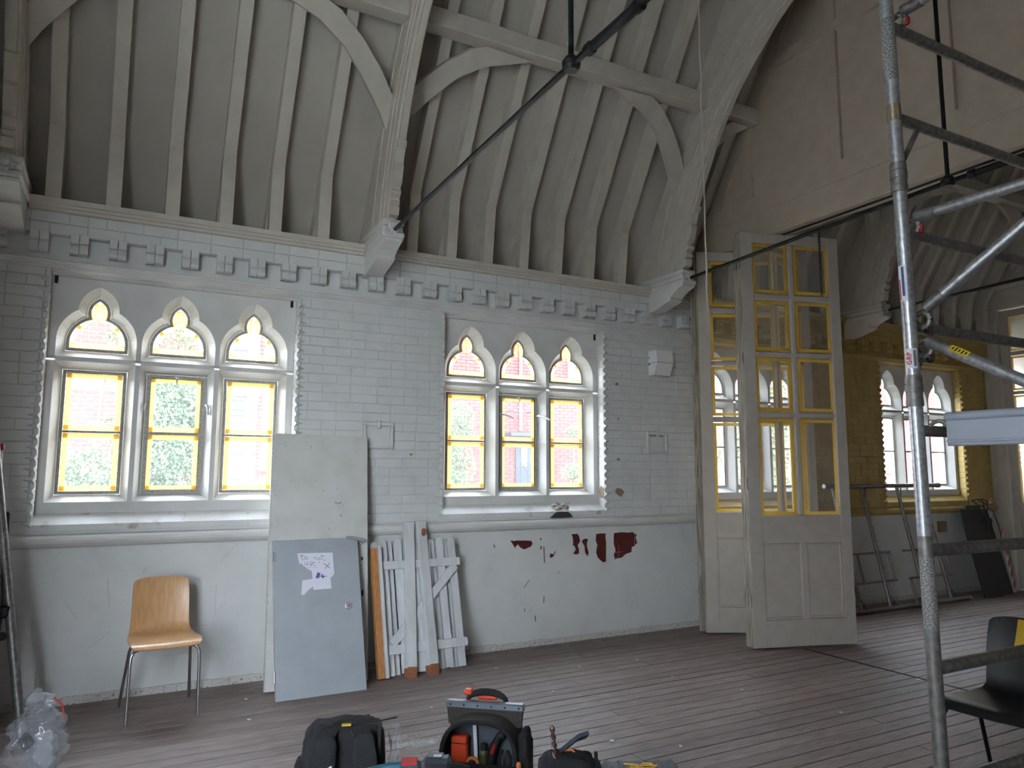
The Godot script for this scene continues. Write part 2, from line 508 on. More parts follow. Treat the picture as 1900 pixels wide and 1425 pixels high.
func wall_back() -> void:
	var wb := node("wall_back")
	wall_node = wb
	structure(wb, "white painted brick wall with three-light windows and corbel frieze", "wall")
	var bm := MB.new()
	bm.box(Vector3.ZERO, Vector3(0.22, 0.07, 0.02), 0.004)
	brick_mesh = bm.mesh()
	# masonry core: white room and yellow room
	for part in [[XL - 0.3, XP + 0.02, M.wall, "masonry"], [XP + 0.02, XR + 0.4, M.yellow, "yellow_masonry"]]:
		var x0: float = part[0]
		var x1: float = part[1]
		var mb := MB.new()
		var lo := MB.new()
		var zf := -0.0065
		lo.bx(x0, x1, -0.1, 1.06, -0.36, -0.004)
		mb.bx(x0, x1, 1.06, SILL, -0.36, zf)
		mb.bx(x0, x1, WTOP + 0.02, 3.46, -0.36, zf)
		var xs := x0
		for c in WIN:
			if c < x0 or c > x1: continue
			mb.bx(xs, c - WHW, SILL, WTOP + 0.02, -0.36, zf)
			xs = c + WHW
		mb.bx(xs, x1, SILL, WTOP + 0.02, -0.36, zf)
		obj(part[3], mb, part[2], wb)
		obj("dado_plaster", lo, M.wall, wb)
	rng.seed = 77
	brick_field(wb, 1.239 + 0.03, 2.512 - 0.03, 1.135, 2.945, M.brick, true)
	brick_field(wb, 4.216 + 0.03, 5.40, 1.135, 2.945, M.brick, true)
	brick_field(wb, XL, -0.465 - 0.03, 1.135, 2.98, M.wall, false)
	brick_field(wb, 6.341 + WHW + 0.03, 9.318 - WHW - 0.03, 1.135, 2.98, M.yellow, false)
	brick_field(wb, 9.318 + WHW + 0.03, XR, 1.135, 2.98, M.yellow, false)
	# faint rectangular joints of the rendered dado
	rng.seed = 9
	var scr := MB.new()
	for i in 120:
		var x := rng.randf_range(-0.8, 5.3)
		var y := 0.1 + 0.076 * rng.randi_range(0, 12)
		if rng.randf() < 0.55:
			scr.box(Vector3(x, y, -0.0035), Vector3(rng.randf_range(0.08, 0.34), 0.0022, 0.003), 0.001)
		else:
			scr.box(Vector3(x, y + 0.05, -0.0035), Vector3(0.0022, rng.randf_range(0.07, 0.24), 0.003), 0.001)
	stuff(obj("plaster_ridges", scr, M.wall, wb))
	# serrated moulded edge of the openings, one tooth a course
	for c in WIN:
		var mt: Material = M.brick if c < XP else M.yellow
		for s in [-1.0, 1.0]:
			var e := MB.new()
			var rows := 24
			var ch := (WTOP - SILL - 0.02) / rows
			for r in rows:
				var y := SILL + 0.005 + ch * r
				var xe: float = c + s * WHW
				# body of the edge brick
				e.box(Vector3(xe + s * 0.013, y + ch / 2, -0.047), Vector3(0.034, ch - 0.003, 0.098), 0.006)
				# the little stop at each joint
				var tip := Vector3(xe + s * rng.randf_range(0.056, 0.075), y + ch * 0.12, 0.004)
				var b0 := Vector3(xe - s * 0.004, y - ch * 0.30, 0.002)
				var b1 := Vector3(xe - s * 0.004, y + ch * 0.45, 0.002)
				var b2 := Vector3(xe + s * 0.01, y + ch * 0.1, 0.032)
				e.tri_out(tip, b0, b2, Vector3(xe, y, -0.05)); e.tri_out(tip, b1, b2, Vector3(xe, y, -0.05)); e.tri_out(b0, b1, b2, Vector3(xe, y, -0.05))
			obj("moulded_edge", e, mt, wb)
	# frieze: proud brick band on corbels
	for part in [[XL, XP + 0.02, M.brick], [XP + 0.02, XR, M.yellow]]:
		var fr := MB.new()
		fr.bx(part[0], part[1], 3.19, 3.36, -0.05, 0.060)
		obj("frieze", fr, part[2], wb)
		brick_field(wb, part[0], part[1], 3.19, 3.345, part[2], false, 0.069, "frieze_brick")
	var cb := MB.new()
	cb.bx(-0.058, -0.0015, 0.075, 0.14, -0.02, 0.076, 0.004)
	cb.bx(0.0015, 0.058, 0.075, 0.14, -0.02, 0.076, 0.004)
	var cp := [Vector2(-0.02, 0.0), Vector2(0.050, 0.0), Vector2(0.066, 0.008), Vector2(0.077, 0.026), Vector2(0.076, 0.044), Vector2(0.066, 0.060), Vector2(0.060, 0.067), Vector2(0.074, 0.0725), Vector2(0.074, 0.076), Vector2(-0.02, 0.076)]
	cb.sweep_x(cp, -0.0565, -0.0015)
	cb.sweep_x(cp, 0.0015, 0.0565)
	var cm := cb.mesh()
	var x := -0.785
	while x < XR - 0.1:
		if abs(x - XP) > 0.14:
			var o := put("corbel", cm, M.brick if x < XP else M.yellow, wb, Vector3(x, 3.066, 0.0))
			o.scale = Vector3(rng.randf_range(0.97, 1.03), rng.randf_range(0.96, 1.02), rng.randf_range(0.94, 1.04))
		x += 0.2408
	# mouldings that run along the wall
	var prof := [Vector2(-0.02, 2.965), Vector2(0.012, 2.965), Vector2(0.014, 2.976), Vector2(0.024, 2.98), Vector2(0.026, 2.992), Vector2(0.038, 2.998), Vector2(0.040, 3.012), Vector2(0.030, 3.018), Vector2(-0.02, 3.022)]
	var dado := [Vector2(-0.02, 1.03), Vector2(0.018, 1.036), Vector2(0.034, 1.048), Vector2(0.048, 1.068), Vector2(0.052, 1.086), Vector2(0.046, 1.104), Vector2(0.030, 1.118), Vector2(0.0, 1.126), Vector2(-0.02, 1.126)]
	var plate := [Vector2(-0.04, 3.335), Vector2(0.062, 3.335), Vector2(0.066, 3.345), Vector2(0.088, 3.35), Vector2(0.092, 3.368), Vector2(0.108, 3.374), Vector2(0.112, 3.39), Vector2(0.124, 3.396), Vector2(0.124, 3.432), Vector2(-0.04, 3.436)]
	var t1 := node("trim_1")
	structure(t1, "rounded white dado rail running along the window wall", "dado rail")
	var d1 := MB.new()
	d1.sweep_x(dado, XL, 5.40)
	obj("rail", d1, M.trim, t1)
	var d2 := MB.new()
	d2.sweep_x(dado, XP + 0.12, XR)
	obj("yellow_rail", d2, M.yellow, t1)
	var t2 := node("trim_2")
	structure(t2, "thin moulded string course under the corbel frieze", "moulding")
	var t3 := node("trim_3")
	structure(t3, "moulded timber wall plate at the foot of the rafters", "wall plate")
	for part in [[XL, 5.40, M.trim], [XP + 0.12, XR, M.yellow]]:
		var s := MB.new()
		s.sweep_x(prof, part[0], part[1])
		obj("moulding", s, part[2], t2)
	for seg in [[-0.615, 1.742], [1.908, 4.748], [4.912, 5.42], [XP + 0.1, 7.748], [7.912, XR]]:
		var s := MB.new()
		s.sweep_x(plate, seg[0], seg[1])
		obj("plate_length", s, M.timber if seg[0] < XP else M.yellow, t3)
	# skirting fillet, chipped
	var bb := node("baseboard_back")
	structure(bb, "low chipped white skirting fillet at the floor", "baseboard")
	for part in [[XL, 5.40], [XP + 0.15, XR]]:
		var s := MB.new()
		var xx: float = part[0]
		rng.seed = 31
		while xx < part[1]:
			var x2: float = min(xx + rng.randf_range(0.05, 0.25), part[1])
			var h := rng.randf_range(0.045, 0.06)
			s.bx(xx, x2, -0.01, h, -0.02, rng.randf_range(0.007, 0.012), 0.003)
			xx = x2
		obj("fillet", s, M.dirty, bb)

# ---------- windows ----------
func trefoil(o: float, xc: float) -> PackedVector2Array:
	# outline of a trefoil head drawn in by o: from right springing over the apex to the left
	var R1 := 0.255 - o
	var c1 := 2.483
	var R2 := 0.184 - o
	var cx := -0.054
	var cy := 2.705
	var yb := 2.361 + o
	# cusp: where both circles meet on the right
	var d := Vector2(cx, cy) - Vector2(0, c1)
	var D := d.length()
	var a := (R1 * R1 - R2 * R2 + D * D) / (2 * D)
	var h := sqrt(max(0.0, R1 * R1 - a * a))
	var mid := Vector2(0, c1) + d / D * a
	var q := mid + Vector2(d.y, -d.x) / D * h
	if q.x < 0.0: q = mid - Vector2(d.y, -d.x) / D * h
	var pts: Array = [Vector2(R1, yb)]
	var a1 := atan2(q.y - c1, q.x)
	for i in 11:
		var t := a1 * i / 10.0
		pts.append(Vector2(cos(t) * R1, c1 + sin(t) * R1))
	var b0 := atan2(q.y - cy, q.x - cx)
	var ya := sqrt(R2 * R2 - cx * cx)
	var b1 := atan2(ya, -cx)
	for i in range(1, 9):
		var t := lerpf(b0, b1, i / 8.0)
		pts.append(Vector2(cx + cos(t) * R2, cy + sin(t) * R2))
	pts[-1] = Vector2(0, cy + ya)
	var out := PackedVector2Array()
	for p in pts: out.append(Vector2(xc + p.x, p.y))
	for i in range(pts.size() - 2, -1, -1): out.append(Vector2(xc - pts[i].x, pts[i].y))
	return out

func rect_loop(xc: float, hw: float, y0: float, y1: float, o: float) -> PackedVector2Array:
	return PackedVector2Array([Vector2(xc + hw - o, y0 + o), Vector2(xc + hw - o, y1 - o), Vector2(xc - hw + o, y1 - o), Vector2(xc - hw + o, y0 + o)])

func bridge(mb: MB, a: PackedVector2Array, za: float, b: PackedVector2Array, zb: float, dir := Vector3.ZERO) -> void:
	var c := Vector2.ZERO
	for p in a: c += p / a.size()
	for i in a.size():
		var j := (i + 1) % a.size()
		var p0 := Vector3(a[i].x, a[i].y, za); var p1 := Vector3(a[j].x, a[j].y, za)
		var q0 := Vector3(b[i].x, b[i].y, zb); var q1 := Vector3(b[j].x, b[j].y, zb)
		if dir != Vector3.ZERO: mb.quad_n(p0, p1, q1, q0, dir)
		else: mb.quad_n(p0, p1, q1, q0, Vector3(c.x, c.y, 1.0) - p0)

func fill(mb: MB, a: PackedVector2Array, z: float) -> void:
	var idx := Geometry2D.triangulate_polygon(a)
	for k in range(0, idx.size(), 3):
		mb.tri_out(Vector3(a[idx[k]].x, a[idx[k]].y, z), Vector3(a[idx[k + 1]].x, a[idx[k + 1]].y, z), Vector3(a[idx[k + 2]].x, a[idx[k + 2]].y, z), Vector3(a[0].x, a[0].y, z - 1))

func strip(parent: Node, x0: float, x1: float, y0: float, y1: float, z: float, turn := 0.0) -> void:
	var o := put("tape_strip", tape_mesh, M.tape, parent, Vector3((x0 + x1) / 2, (y0 + y1) / 2, z))
	o.scale = Vector3(x1 - x0, y1 - y0, 1)
	o.rotation.z = turn

var tape_mesh: ArrayMesh

func window(n: int, xc: float, taped: bool, far: bool) -> void:
	var wn := node("window_%d" % n)
	structure(wn, "", "")
	var panel := MB.new()
	var zp := -0.1
	var zg := -0.2
	var ptop := WTOP - 0.02
	var x0 := xc - WHW
	var x1 := xc + WHW
	var fr := Vector3(0, 0, 1)
	var yl := 1.262
	# bottom rail of the stone panel
	panel.quad_n(Vector3(x0, yl - 0.03, zp), Vector3(x1, yl - 0.03, zp), Vector3(x1, 1.337, zp), Vector3(x0, 1.337, zp), fr)
	panel.quad_n(Vector3(x0, 2.329, zp), Vector3(x1, 2.329, zp), Vector3(x1, 2.361, zp), Vector3(x0, 2.361, zp), fr)
	var edges := [x0]
	for k in 3:
		var c := xc + (k - 1) * 0.543
		edges.append(c - 0.255); edges.append(c + 0.255)
	edges.append(x1)
	for k in [0, 2, 4, 6]:
		panel.quad_n(Vector3(edges[k], 1.337, zp), Vector3(edges[k + 1], 1.337, zp), Vector3(edges[k + 1], ptop, zp), Vector3(edges[k], ptop, zp), fr)
		panel.quad_n(Vector3(edges[k], 1.337, zg - 0.03), Vector3(edges[k + 1], 1.337, zg - 0.03), Vector3(edges[k + 1], ptop, zg - 0.03), Vector3(edges[k], ptop, zg - 0.03), -fr)
	var reveal := MB.new()
	var frame := MB.new()
	for k in 3:
		var c := xc + (k - 1) * 0.543
		var out := trefoil(0.0, c)
		for i in out.size() - 1:
			if abs(out[i].x - out[i + 1].x) < 1e-5: continue
			panel.quad_n(Vector3(out[i].x, out[i].y, zp), Vector3(out[i + 1].x, out[i + 1].y, zp), Vector3(out[i + 1].x, ptop, zp), Vector3(out[i].x, ptop, zp), fr)
		var r0 := rect_loop(c, 0.255, 1.337, 2.329, 0.0)
		for pair in [[out, trefoil(0.055, c), trefoil(0.066, c), trefoil(0.078, c)], [r0, rect_loop(c, 0.255, 1.337, 2.329, 0.05), rect_loop(c, 0.255, 1.337, 2.329, 0.062), rect_loop(c, 0.255, 1.337, 2.329, 0.074)]]:
			bridge(reveal, pair[0], zp, pair[1], zg)
			bridge(frame, pair[1], zg + 0.002, pair[2], zg + 0.002, fr)
			bridge(frame, pair[2], zg + 0.002, pair[2], zg + 0.010)
			bridge(frame, pair[2], zg + 0.010, pair[3], zg + 0.006, fr)
			bridge(frame, pair[3], zg + 0.006, pair[3], zg - 0.03)
		frame.bx(c - 0.185, c + 0.185, 1.826, 1.842, zg - 0.02, zg + 0.008, 0.002)
		if k == 1:   # opening casement stands proud in its own frame
			var cf := MB.new()
			var a := rect_loop(c, 0.255, 1.337, 2.329, 0.052); var b := rect_loop(c, 0.255, 1.337, 2.329, 0.08)
			bridge(cf, a, zg + 0.018, b, zg + 0.018, fr); bridge(cf, b, zg + 0.018, b, zg - 0.01)
			bridge(cf, b, zg + 0.018, b, zg - 0.01); bridge(cf, a, zg + 0.018, a, zg - 0.01)
			cf.bx(c - 0.18, c + 0.18, 1.823, 1.845, zg - 0.02, zg + 0.016, 0.002)
			obj("casement", cf, M.winframe, wn)
		# panes
		var gm := MB.new()
		fill(gm, trefoil(0.07, c), zg)
		obj("pane", gm, M.winglass, wn)
		for yy in [[1.40, 1.832], [1.838, 2.266]]:
			var g := MB.new()
			g.bx(c - 0.19, c + 0.19, yy[0], yy[1], zg - 0.002, zg + 0.001)
			obj("pane", g, M.winglass, wn)
		if taped:
			var zt := zg + 0.004
			var tw := 0.034
			for yy in [[1.412, 1.822], [1.846, 2.254]]:
				var xa := c - 0.179; var xb := c + 0.179
				var j := rng.randf_range(-0.003, 0.003)
				strip(wn, xa, xa + tw, yy[0], yy[1], zt)
				strip(wn, xb - tw, xb, yy[0], yy[1], zt)
				strip(wn, xa, xb, yy[0], yy[0] + tw, zt + 0.0012, j * 0.6)
				strip(wn, xa, xb, yy[1] - tw, yy[1], zt + 0.0012, -j * 0.6)
			# trefoil: a curved band round the lower lobes, strips up the pointed lobe
			strip(wn, c - 0.176, c + 0.176, 2.441, 2.441 + tw, zt + 0.0012)
			for s in [-1.0, 1.0]:
				var band := MB.new()
				for i in 7:
					var t0 := deg_to_rad(-6 + i * 9.5); var t1 := deg_to_rad(-6 + (i + 1) * 9.5)
					var P := func(t: float, r: float) -> Vector3: return Vector3(c + s * cos(t) * r, 2.483 + sin(t) * r, zt)
					band.quad_n(P.call(t0, 0.176), P.call(t1, 0.176), P.call(t1, 0.143), P.call(t0, 0.143), fr)
				obj("tape_strip", band, M.tape, wn)
				var tri: float = 0.022 * s
				strip(wn, c + tri - 0.013, c + tri + 0.013, 2.645, 2.775, zt + 0.0024, s * rng.randf_range(0.02, 0.12))
				strip(wn, c + s * 0.056 - 0.009, c + s * 0.056 + 0.009, 2.655, 2.735, zt + 0.0036, -s * 0.1)
				strip(wn, c + s * 0.12 - 0.014, c + s * 0.12 + 0.014, 2.575, 2.605, zt + 0.0036, s * 0.6)
	obj("stone_panel", panel, M.trim, wn)
	obj("reveal", reveal, M.trim, wn)
	obj("frame", frame, M.winframe, wn)
	# sloping sill and head
	var sl := MB.new()
	sl.sweep_x([Vector2(-0.13, 1.15), Vector2(0.004, 1.15), Vector2(0.004, SILL + 0.003), Vector2(-0.1, yl), Vector2(-0.13, yl)], x0, x1)
	obj("sill", sl, M.sill if xc < XP else M.yellow, wn)
	var hd := MB.new()
	hd.sweep_x([Vector2(-0.13, ptop), Vector2(-0.1, ptop - 0.012), Vector2(-0.075, ptop - 0.008), Vector2(-0.06, ptop + 0.008), Vector2(-0.02, ptop + 0.012), Vector2(0.006, ptop + 0.03), Vector2(0.006, 3.0), Vector2(-0.13, 3.0)], x0, x1)
	obj("head", hd, M.trim if xc < XP else M.yellow, wn)
	# fittings of the middle casement
	var ft := MB.new()
	ft.lathe([Vector2(0, -0.012), Vector2(0.011, -0.012), Vector2(0.013, 0.0), Vector2(0.008, 0.012), Vector2(0, 0.014)], 10, Transform3D(Basis(Vector3.RIGHT, PI / 2), Vector3(xc, 2.262, zg + 0.03)))
	ft.tube([Vector3(xc, 2.262, zg + 0.02), Vector3(xc, 2.235, zg + 0.035), Vector3(xc, 2.215, zg + 0.03)], 0.006, 8)
	ft.bx(xc - 0.03, xc + 0.03, 2.255, 2.272, zg, zg + 0.024, 0.002)
	obj("catch", ft, M.steel, wn)
	if far: return
	var hn := MB.new()
	if n == 1:
		hn.tube([Vector3(xc + 0.21, 2.06, zg + 0.02), Vector3(xc + 0.218, 2.055, zg + 0.06), Vector3(xc + 0.225, 2.03, zg + 0.075), Vector3(xc + 0.228, 1.985, zg + 0.07)], 0.0085, 8)
		hn.tube([Vector3(xc - 0.205, 2.05, zg + 0.02), Vector3(xc - 0.21, 2.045, zg + 0.045), Vector3(xc - 0.212, 2.0, zg + 0.05)], 0.007, 8)
	else:
		for s in [-1.0, 1.0]:
			var pth: Array = []
			for i in 7:
				var f := i / 6.0
				pth.append(Vector3(xc + s * 0.2 + 0.05 * f * f, 2.09 - 0.045 * f * f, zg + 0.02 + 0.19 * f - 0.03 * f * f))
			hn.tube(pth, 0.009, 8)
	obj("stay_handle", hn, M.trim, wn)

# ---------- roof ----------
const ARCH := [[3.45, 0.50], [3.7, 0.565], [3.9, 0.625], [4.1, 0.70], [4.35, 0.81], [4.6, 0.95], [4.85, 1.12], [5.05, 1.28], [5.25, 1.49], [5.45, 1.74], [5.6, 1.97], [5.8, 2.35], [6.0, 3.125]]
const TRUSS := [-0.70, 1.825, 4.83, 7.83]

func arch_z(y: float) -> float:
	for i in ARCH.size() - 1:
		if y <= ARCH[i + 1][0]:
			return lerpf(ARCH[i][1], ARCH[i + 1][1], (y - ARCH[i][0]) / (ARCH[i + 1][0] - ARCH[i][0]))
	return ARCH[-1][1]

func ceiling() -> void:
	var ce := node("ceiling")
	structure(ce, "steep painted timber roof boarded between exposed white rafters", "ceiling")
	var yr := 3.55 + (RW / 2 + 0.22) / 0.61
	for s in [0, 1]:
		var b := MB.new()
		var z0 := roof_z(3.3); var z1 := RW / 2
		var th := 0.08
		var pr := [Vector2(z0, 3.3), Vector2(z1, yr), Vector2(z1, yr + th * 1.6), Vector2(z0 - th, 3.3)]
		if s == 1:
			pr = [Vector2(RW - z0, 3.3), Vector2(z1, yr), Vector2(z1, yr + th * 1.6), Vector2(RW - z0 + th, 3.3)]
		b.sweep_x(pr, XL - 0.3, XR + 1.5)
		obj("boarding", b, M.ceil, ce)
	var xs := [-0.48, -0.11, 0.275, 0.65, 1.015, 1.395, 2.16, 2.53, 2.89, 3.262, 3.634, 4.006, 4.39, 5.27]
	var x := 5.86
	while x < 10.7:
		if abs(x - 7.86) > 0.16: xs.append(x)
		x += 0.371
	# rafters (one shared mesh) and the upright ashlar posts below them
	var rf := MB.new()
	var y0 := 3.46; var y1 := 7.6
	var pd := 0.14   # horizontal projection from the boarding
	var poly := PackedVector2Array([Vector2(-roof_z(y0), y0), Vector2(-roof_z(y0) - pd, y0), Vector2(-roof_z(y1) - pd, y1), Vector2(-roof_z(y1), y1)])
	rf.prism(poly, 0.09, Transform3D(Basis(Vector3(0, 0, -1), Vector3(0, 1, 0), Vector3(1, 0, 0)), Vector3(-0.045, 0, 0)))
	var rm := rf.mesh()
	var pm := MB.new()
	var pp := PackedVector2Array([Vector2(0.02, 3.42), Vector2(0.092, 3.42), Vector2(0.165, 3.99), Vector2(0.155, 4.06), Vector2(0.02, 3.9)])
	for i in pp.size(): pp[i].x = -pp[i].x
	pm.prism(pp, 0.095, Transform3D(Basis(Vector3(0, 0, -1), Vector3(0, 1, 0), Vector3(1, 0, 0)), Vector3(-0.0475, 0, 0)))
	var pmm := pm.mesh()
	for q in xs:
		put("rafter", rm, M.timber, ce, Vector3(q, 0, 0))
		put("ashlar_post", pmm, M.timber, ce, Vector3(q, 0, 0))
	# purlins and curved wind braces, bay by bay
	for bay in [[-0.66, 1.785], [1.865, 4.79], [4.87, XP - 0.04], [XP + 0.1, 7.79], [7.87, XR]]:
		var pu := MB.new()
		var zc := roof_z(5.07) + pd
		pu.bx(bay[0], bay[1], 5.0, 5.15, zc - 0.03, zc + 0.12, 0.008)
		obj("purlin", pu, M.timber, ce)
		var shape := [[[0.0, 4.33], [0.08, 4.44], [0.25, 4.62], [0.42, 4.78], [0.64, 4.9], [0.92, 4.98], [1.05, 5.02], [0.62, 5.03], [0.5, 4.99], [0.3, 4.86], [0.12, 4.70], [0.0, 4.56]]]
		var ends := [0, 1]
		if bay[1] - bay[0] < 1.0: ends = [0]
		for e in ends:
			var pl := PackedVector2Array()
			for q in shape[0]:
				var fx: float = q[0] * (0.5 if bay[1] - bay[0] < 1.0 else 1.0)
				# length along the slope in place of height
				pl.append(Vector2(bay[0] + fx if e == 0 else bay[1] - fx, (q[1] - 4.33) * sqrt(1 + 0.61 * 0.61)))
			var up := Vector3(0, 1, 0.61).normalized()
			var br := MB.new()
			var o := Vector3(0, 4.33, roof_z(4.33) + pd + 0.005)
			br.prism(pl, 0.075, Transform3D(Basis(Vector3.RIGHT, up, Vector3.RIGHT.cross(up)), o))
			obj("wind_brace", br, M.timber, ce)

func truss(x: float, label: String) -> void:
	var t := node("roof_truss", Vector3(x, 0, 0))
	tag(t, label, "roof truss", "roof trusses")
	var th := 0.085
	var yr := 3.55 + (RW / 2 + 0.22) / 0.61
	var sm: Material = M.trim if x < XP else M.timber
	for s in [0, 1]:
		var Z := func(z: float) -> float: return z if s == 0 else RW - z
		# solid web between boarding and arch
		var web := PackedVector2Array()
		for q in ARCH: web.append(Vector2(-Z.call(q[1]), q[0]))
		web.append(Vector2(-Z.call(3.125), 6.5)); web.append(Vector2(-Z.call(2.1), 6.5)); web.append(Vector2(-Z.call(roof_z(7.0) + 0.35), 7.0))
		web.append(Vector2(-Z.call(RW / 2), yr - 0.5)); web.append(Vector2(-Z.call(RW / 2), yr))
		web.append(Vector2(-Z.call(roof_z(3.45) - 0.01), 3.45))
		var xf := Transform3D(Basis(Vector3(0, 0, -1), Vector3(0, 1, 0), Vector3(1, 0, 0)), Vector3(-th / 2, 0, 0))
		var w := MB.new()
		w.prism(web, th, xf)
		obj("principal", w, M.timber, t)
		# rib under the arch, ending in a carved stop
		var rib := PackedVector2Array()
		var outer: Array = []
		for q in ARCH:
			if q[0] >= 4.1:
				rib.append(Vector2(-Z.call(q[1] - 0.02), q[0]))
				outer.append(Vector2(-Z.call(q[1] + 0.03), q[0] - 0.022))
		outer.reverse()
		for q in outer: rib.append(q)
		var r := MB.new()
		r.prism(rib, 0.05, Transform3D(xf.basis, Vector3(-0.025, 0, 0)))
		obj("arch_rib", r, M.timber, t)
		var stop := PackedVector2Array()
		for q in [[4.12, 0.028], [4.10, 0.052], [4.065, 0.054], [4.05, 0.034], [3.95, 0.030], [3.92, 0.052], [3.80, 0.056], [3.775, 0.034], [3.755, 0.032], [3.735, 0.060], [3.715, 0.060], [3.69, 0.034], [3.672, 0.040], [3.658, 0.062], [3.64, 0.054], [3.622, 0.026], [3.618, 0.062], [3.555, 0.062], [3.545, 0.022], [3.49, 0.012], [3.49, -0.03], [3.8, -0.03], [4.12, -0.03]]:
			stop.append(Vector2(-Z.call(arch_z(q[0]) + q[1]), q[0]))
		var sp := MB.new()
		sp.prism(stop, 0.072, Transform3D(xf.basis, Vector3(-0.036, 0, 0)))
		obj("carved_stop", sp, M.timber, t)
		# raised mouldings along both faces
		for off in [0.07, 0.16, 0.34]:
			var ml := PackedVector2Array()
			var back: Array = []
			for q in ARCH:
				if q[0] > 5.7: continue
				ml.append(Vector2(-Z.call(q[1] - off), q[0] + off * 0.25))
				back.append(Vector2(-Z.call(q[1] - off - 0.03), q[0] + off * 0.25 + 0.008))
			back.reverse()
			for q in back: ml.append(q)
			var m := MB.new()
			m.prism(ml, th + 0.018, Transform3D(xf.basis, Vector3(-th / 2 - 0.009, 0, 0)))
			obj("face_moulding", m, M.timber, t)
		# moulded bracket that carries it
		var bk := MB.new()
		var hw := 0.085
		for q in [[3.375, 3.42, 0.60, 1.06], [3.42, 3.475, 0.575, 0.96], [3.475, 3.52, 0.59, 1.04]]:
			var zz: float = q[2]
			if s == 0: bk.bx(-hw * q[3], hw * q[3], q[0], q[1], -0.05, zz, 0.012)
			else: bk.bx(-hw * q[3], hw * q[3], q[0], q[1], RW - zz, RW + 0.05, 0.012)
		var curve := PackedVector2Array()
		for q in [[-0.03, 3.38], [0.58, 3.38], [0.59, 3.365], [0.575, 3.35], [0.52, 3.335], [0.45, 3.305], [0.40, 3.27], [0.41, 3.255], [0.38, 3.24], [0.31, 3.225], [0.22, 3.20], [0.12, 3.18], [-0.03, 3.17]]:
			curve.append(Vector2(-Z.call(q[0]), q[1]))
		bk.prism(curve, hw * 2 - 0.02, Transform3D(xf.basis, Vector3(-hw + 0.01, 0, 0)))
		obj("bracket", bk, sm, t)
		var ro := MB.new()
		var rb := Basis(Vector3.RIGHT, PI / 2 if s == 0 else -PI / 2)
		for k in 9:
			var an := TAU * k / 9.0
			ro.lathe([Vector2(0, -0.012), Vector2(0.015, -0.008), Vector2(0.017, 0.006), Vector2(0, 0.02)], 7, Transform3D(rb, Vector3(cos(an) * 0.036, 3.455 + sin(an) * 0.036, Z.call(0.60))))
		ro.lathe([Vector2(0, -0.01), Vector2(0.032, -0.01), Vector2(0.024, 0.024), Vector2(0, 0.028)], 10, Transform3D(rb, Vector3(0, 3.455, Z.call(0.60))))
		obj("rosette", ro, sm, t)

func tie_rod(x: float, label: String) -> void:
	var t := node("tie_rod", Vector3(x, 3.43, 0.60))
	tag(t, label, "tie rod", "iron tie rods")
	var r := MB.new()
	r.tube([Vector3(0, 0.0, 0.02), Vector3(0, 0.035, 1.3), Vector3(0, 0.065, 2.54)], 0.0165, 10)
	r.tube([Vector3(0, 0.065, 2.54), Vector3(0, 0.06, 3.6), Vector3(0, 0.0, RW - 1.2)], 0.0165, 10)
	obj("rod", r, M.iron, t)
	var h := MB.new()
	h.tube([Vector3(0, 0.09, 2.54), Vector3(0, 2.6, 2.54)], 0.014, 8)
	obj("hanger", h, M.iron, t)
	var k := MB.new()
	k.lathe([Vector2(0, -0.03), Vector2(0.032, -0.03), Vector2(0.044, -0.012), Vector2(0.046, 0.012), Vector2(0.036, 0.03), Vector2(0.022, 0.045), Vector2(0, 0.05)], 14, Transform3D(Basis.IDENTITY, Vector3(0, 0.065, 2.54)))
	obj("boss", k, M.iron, t)
	var tb := MB.new()
	tb.lathe([Vector2(0.017, -0.21), Vector2(0.03, -0.2), Vector2(0.03, -0.16), Vector2(0.024, -0.155), Vector2(0.024, 0.155), Vector2(0.03, 0.16), Vector2(0.03, 0.2), Vector2(0.017, 0.21)], 8, Transform3D(Basis(Vector3.RIGHT, PI / 2), Vector3(0, 0.064, 2.88)))
	obj("turnbuckle", tb, M.iron, t)

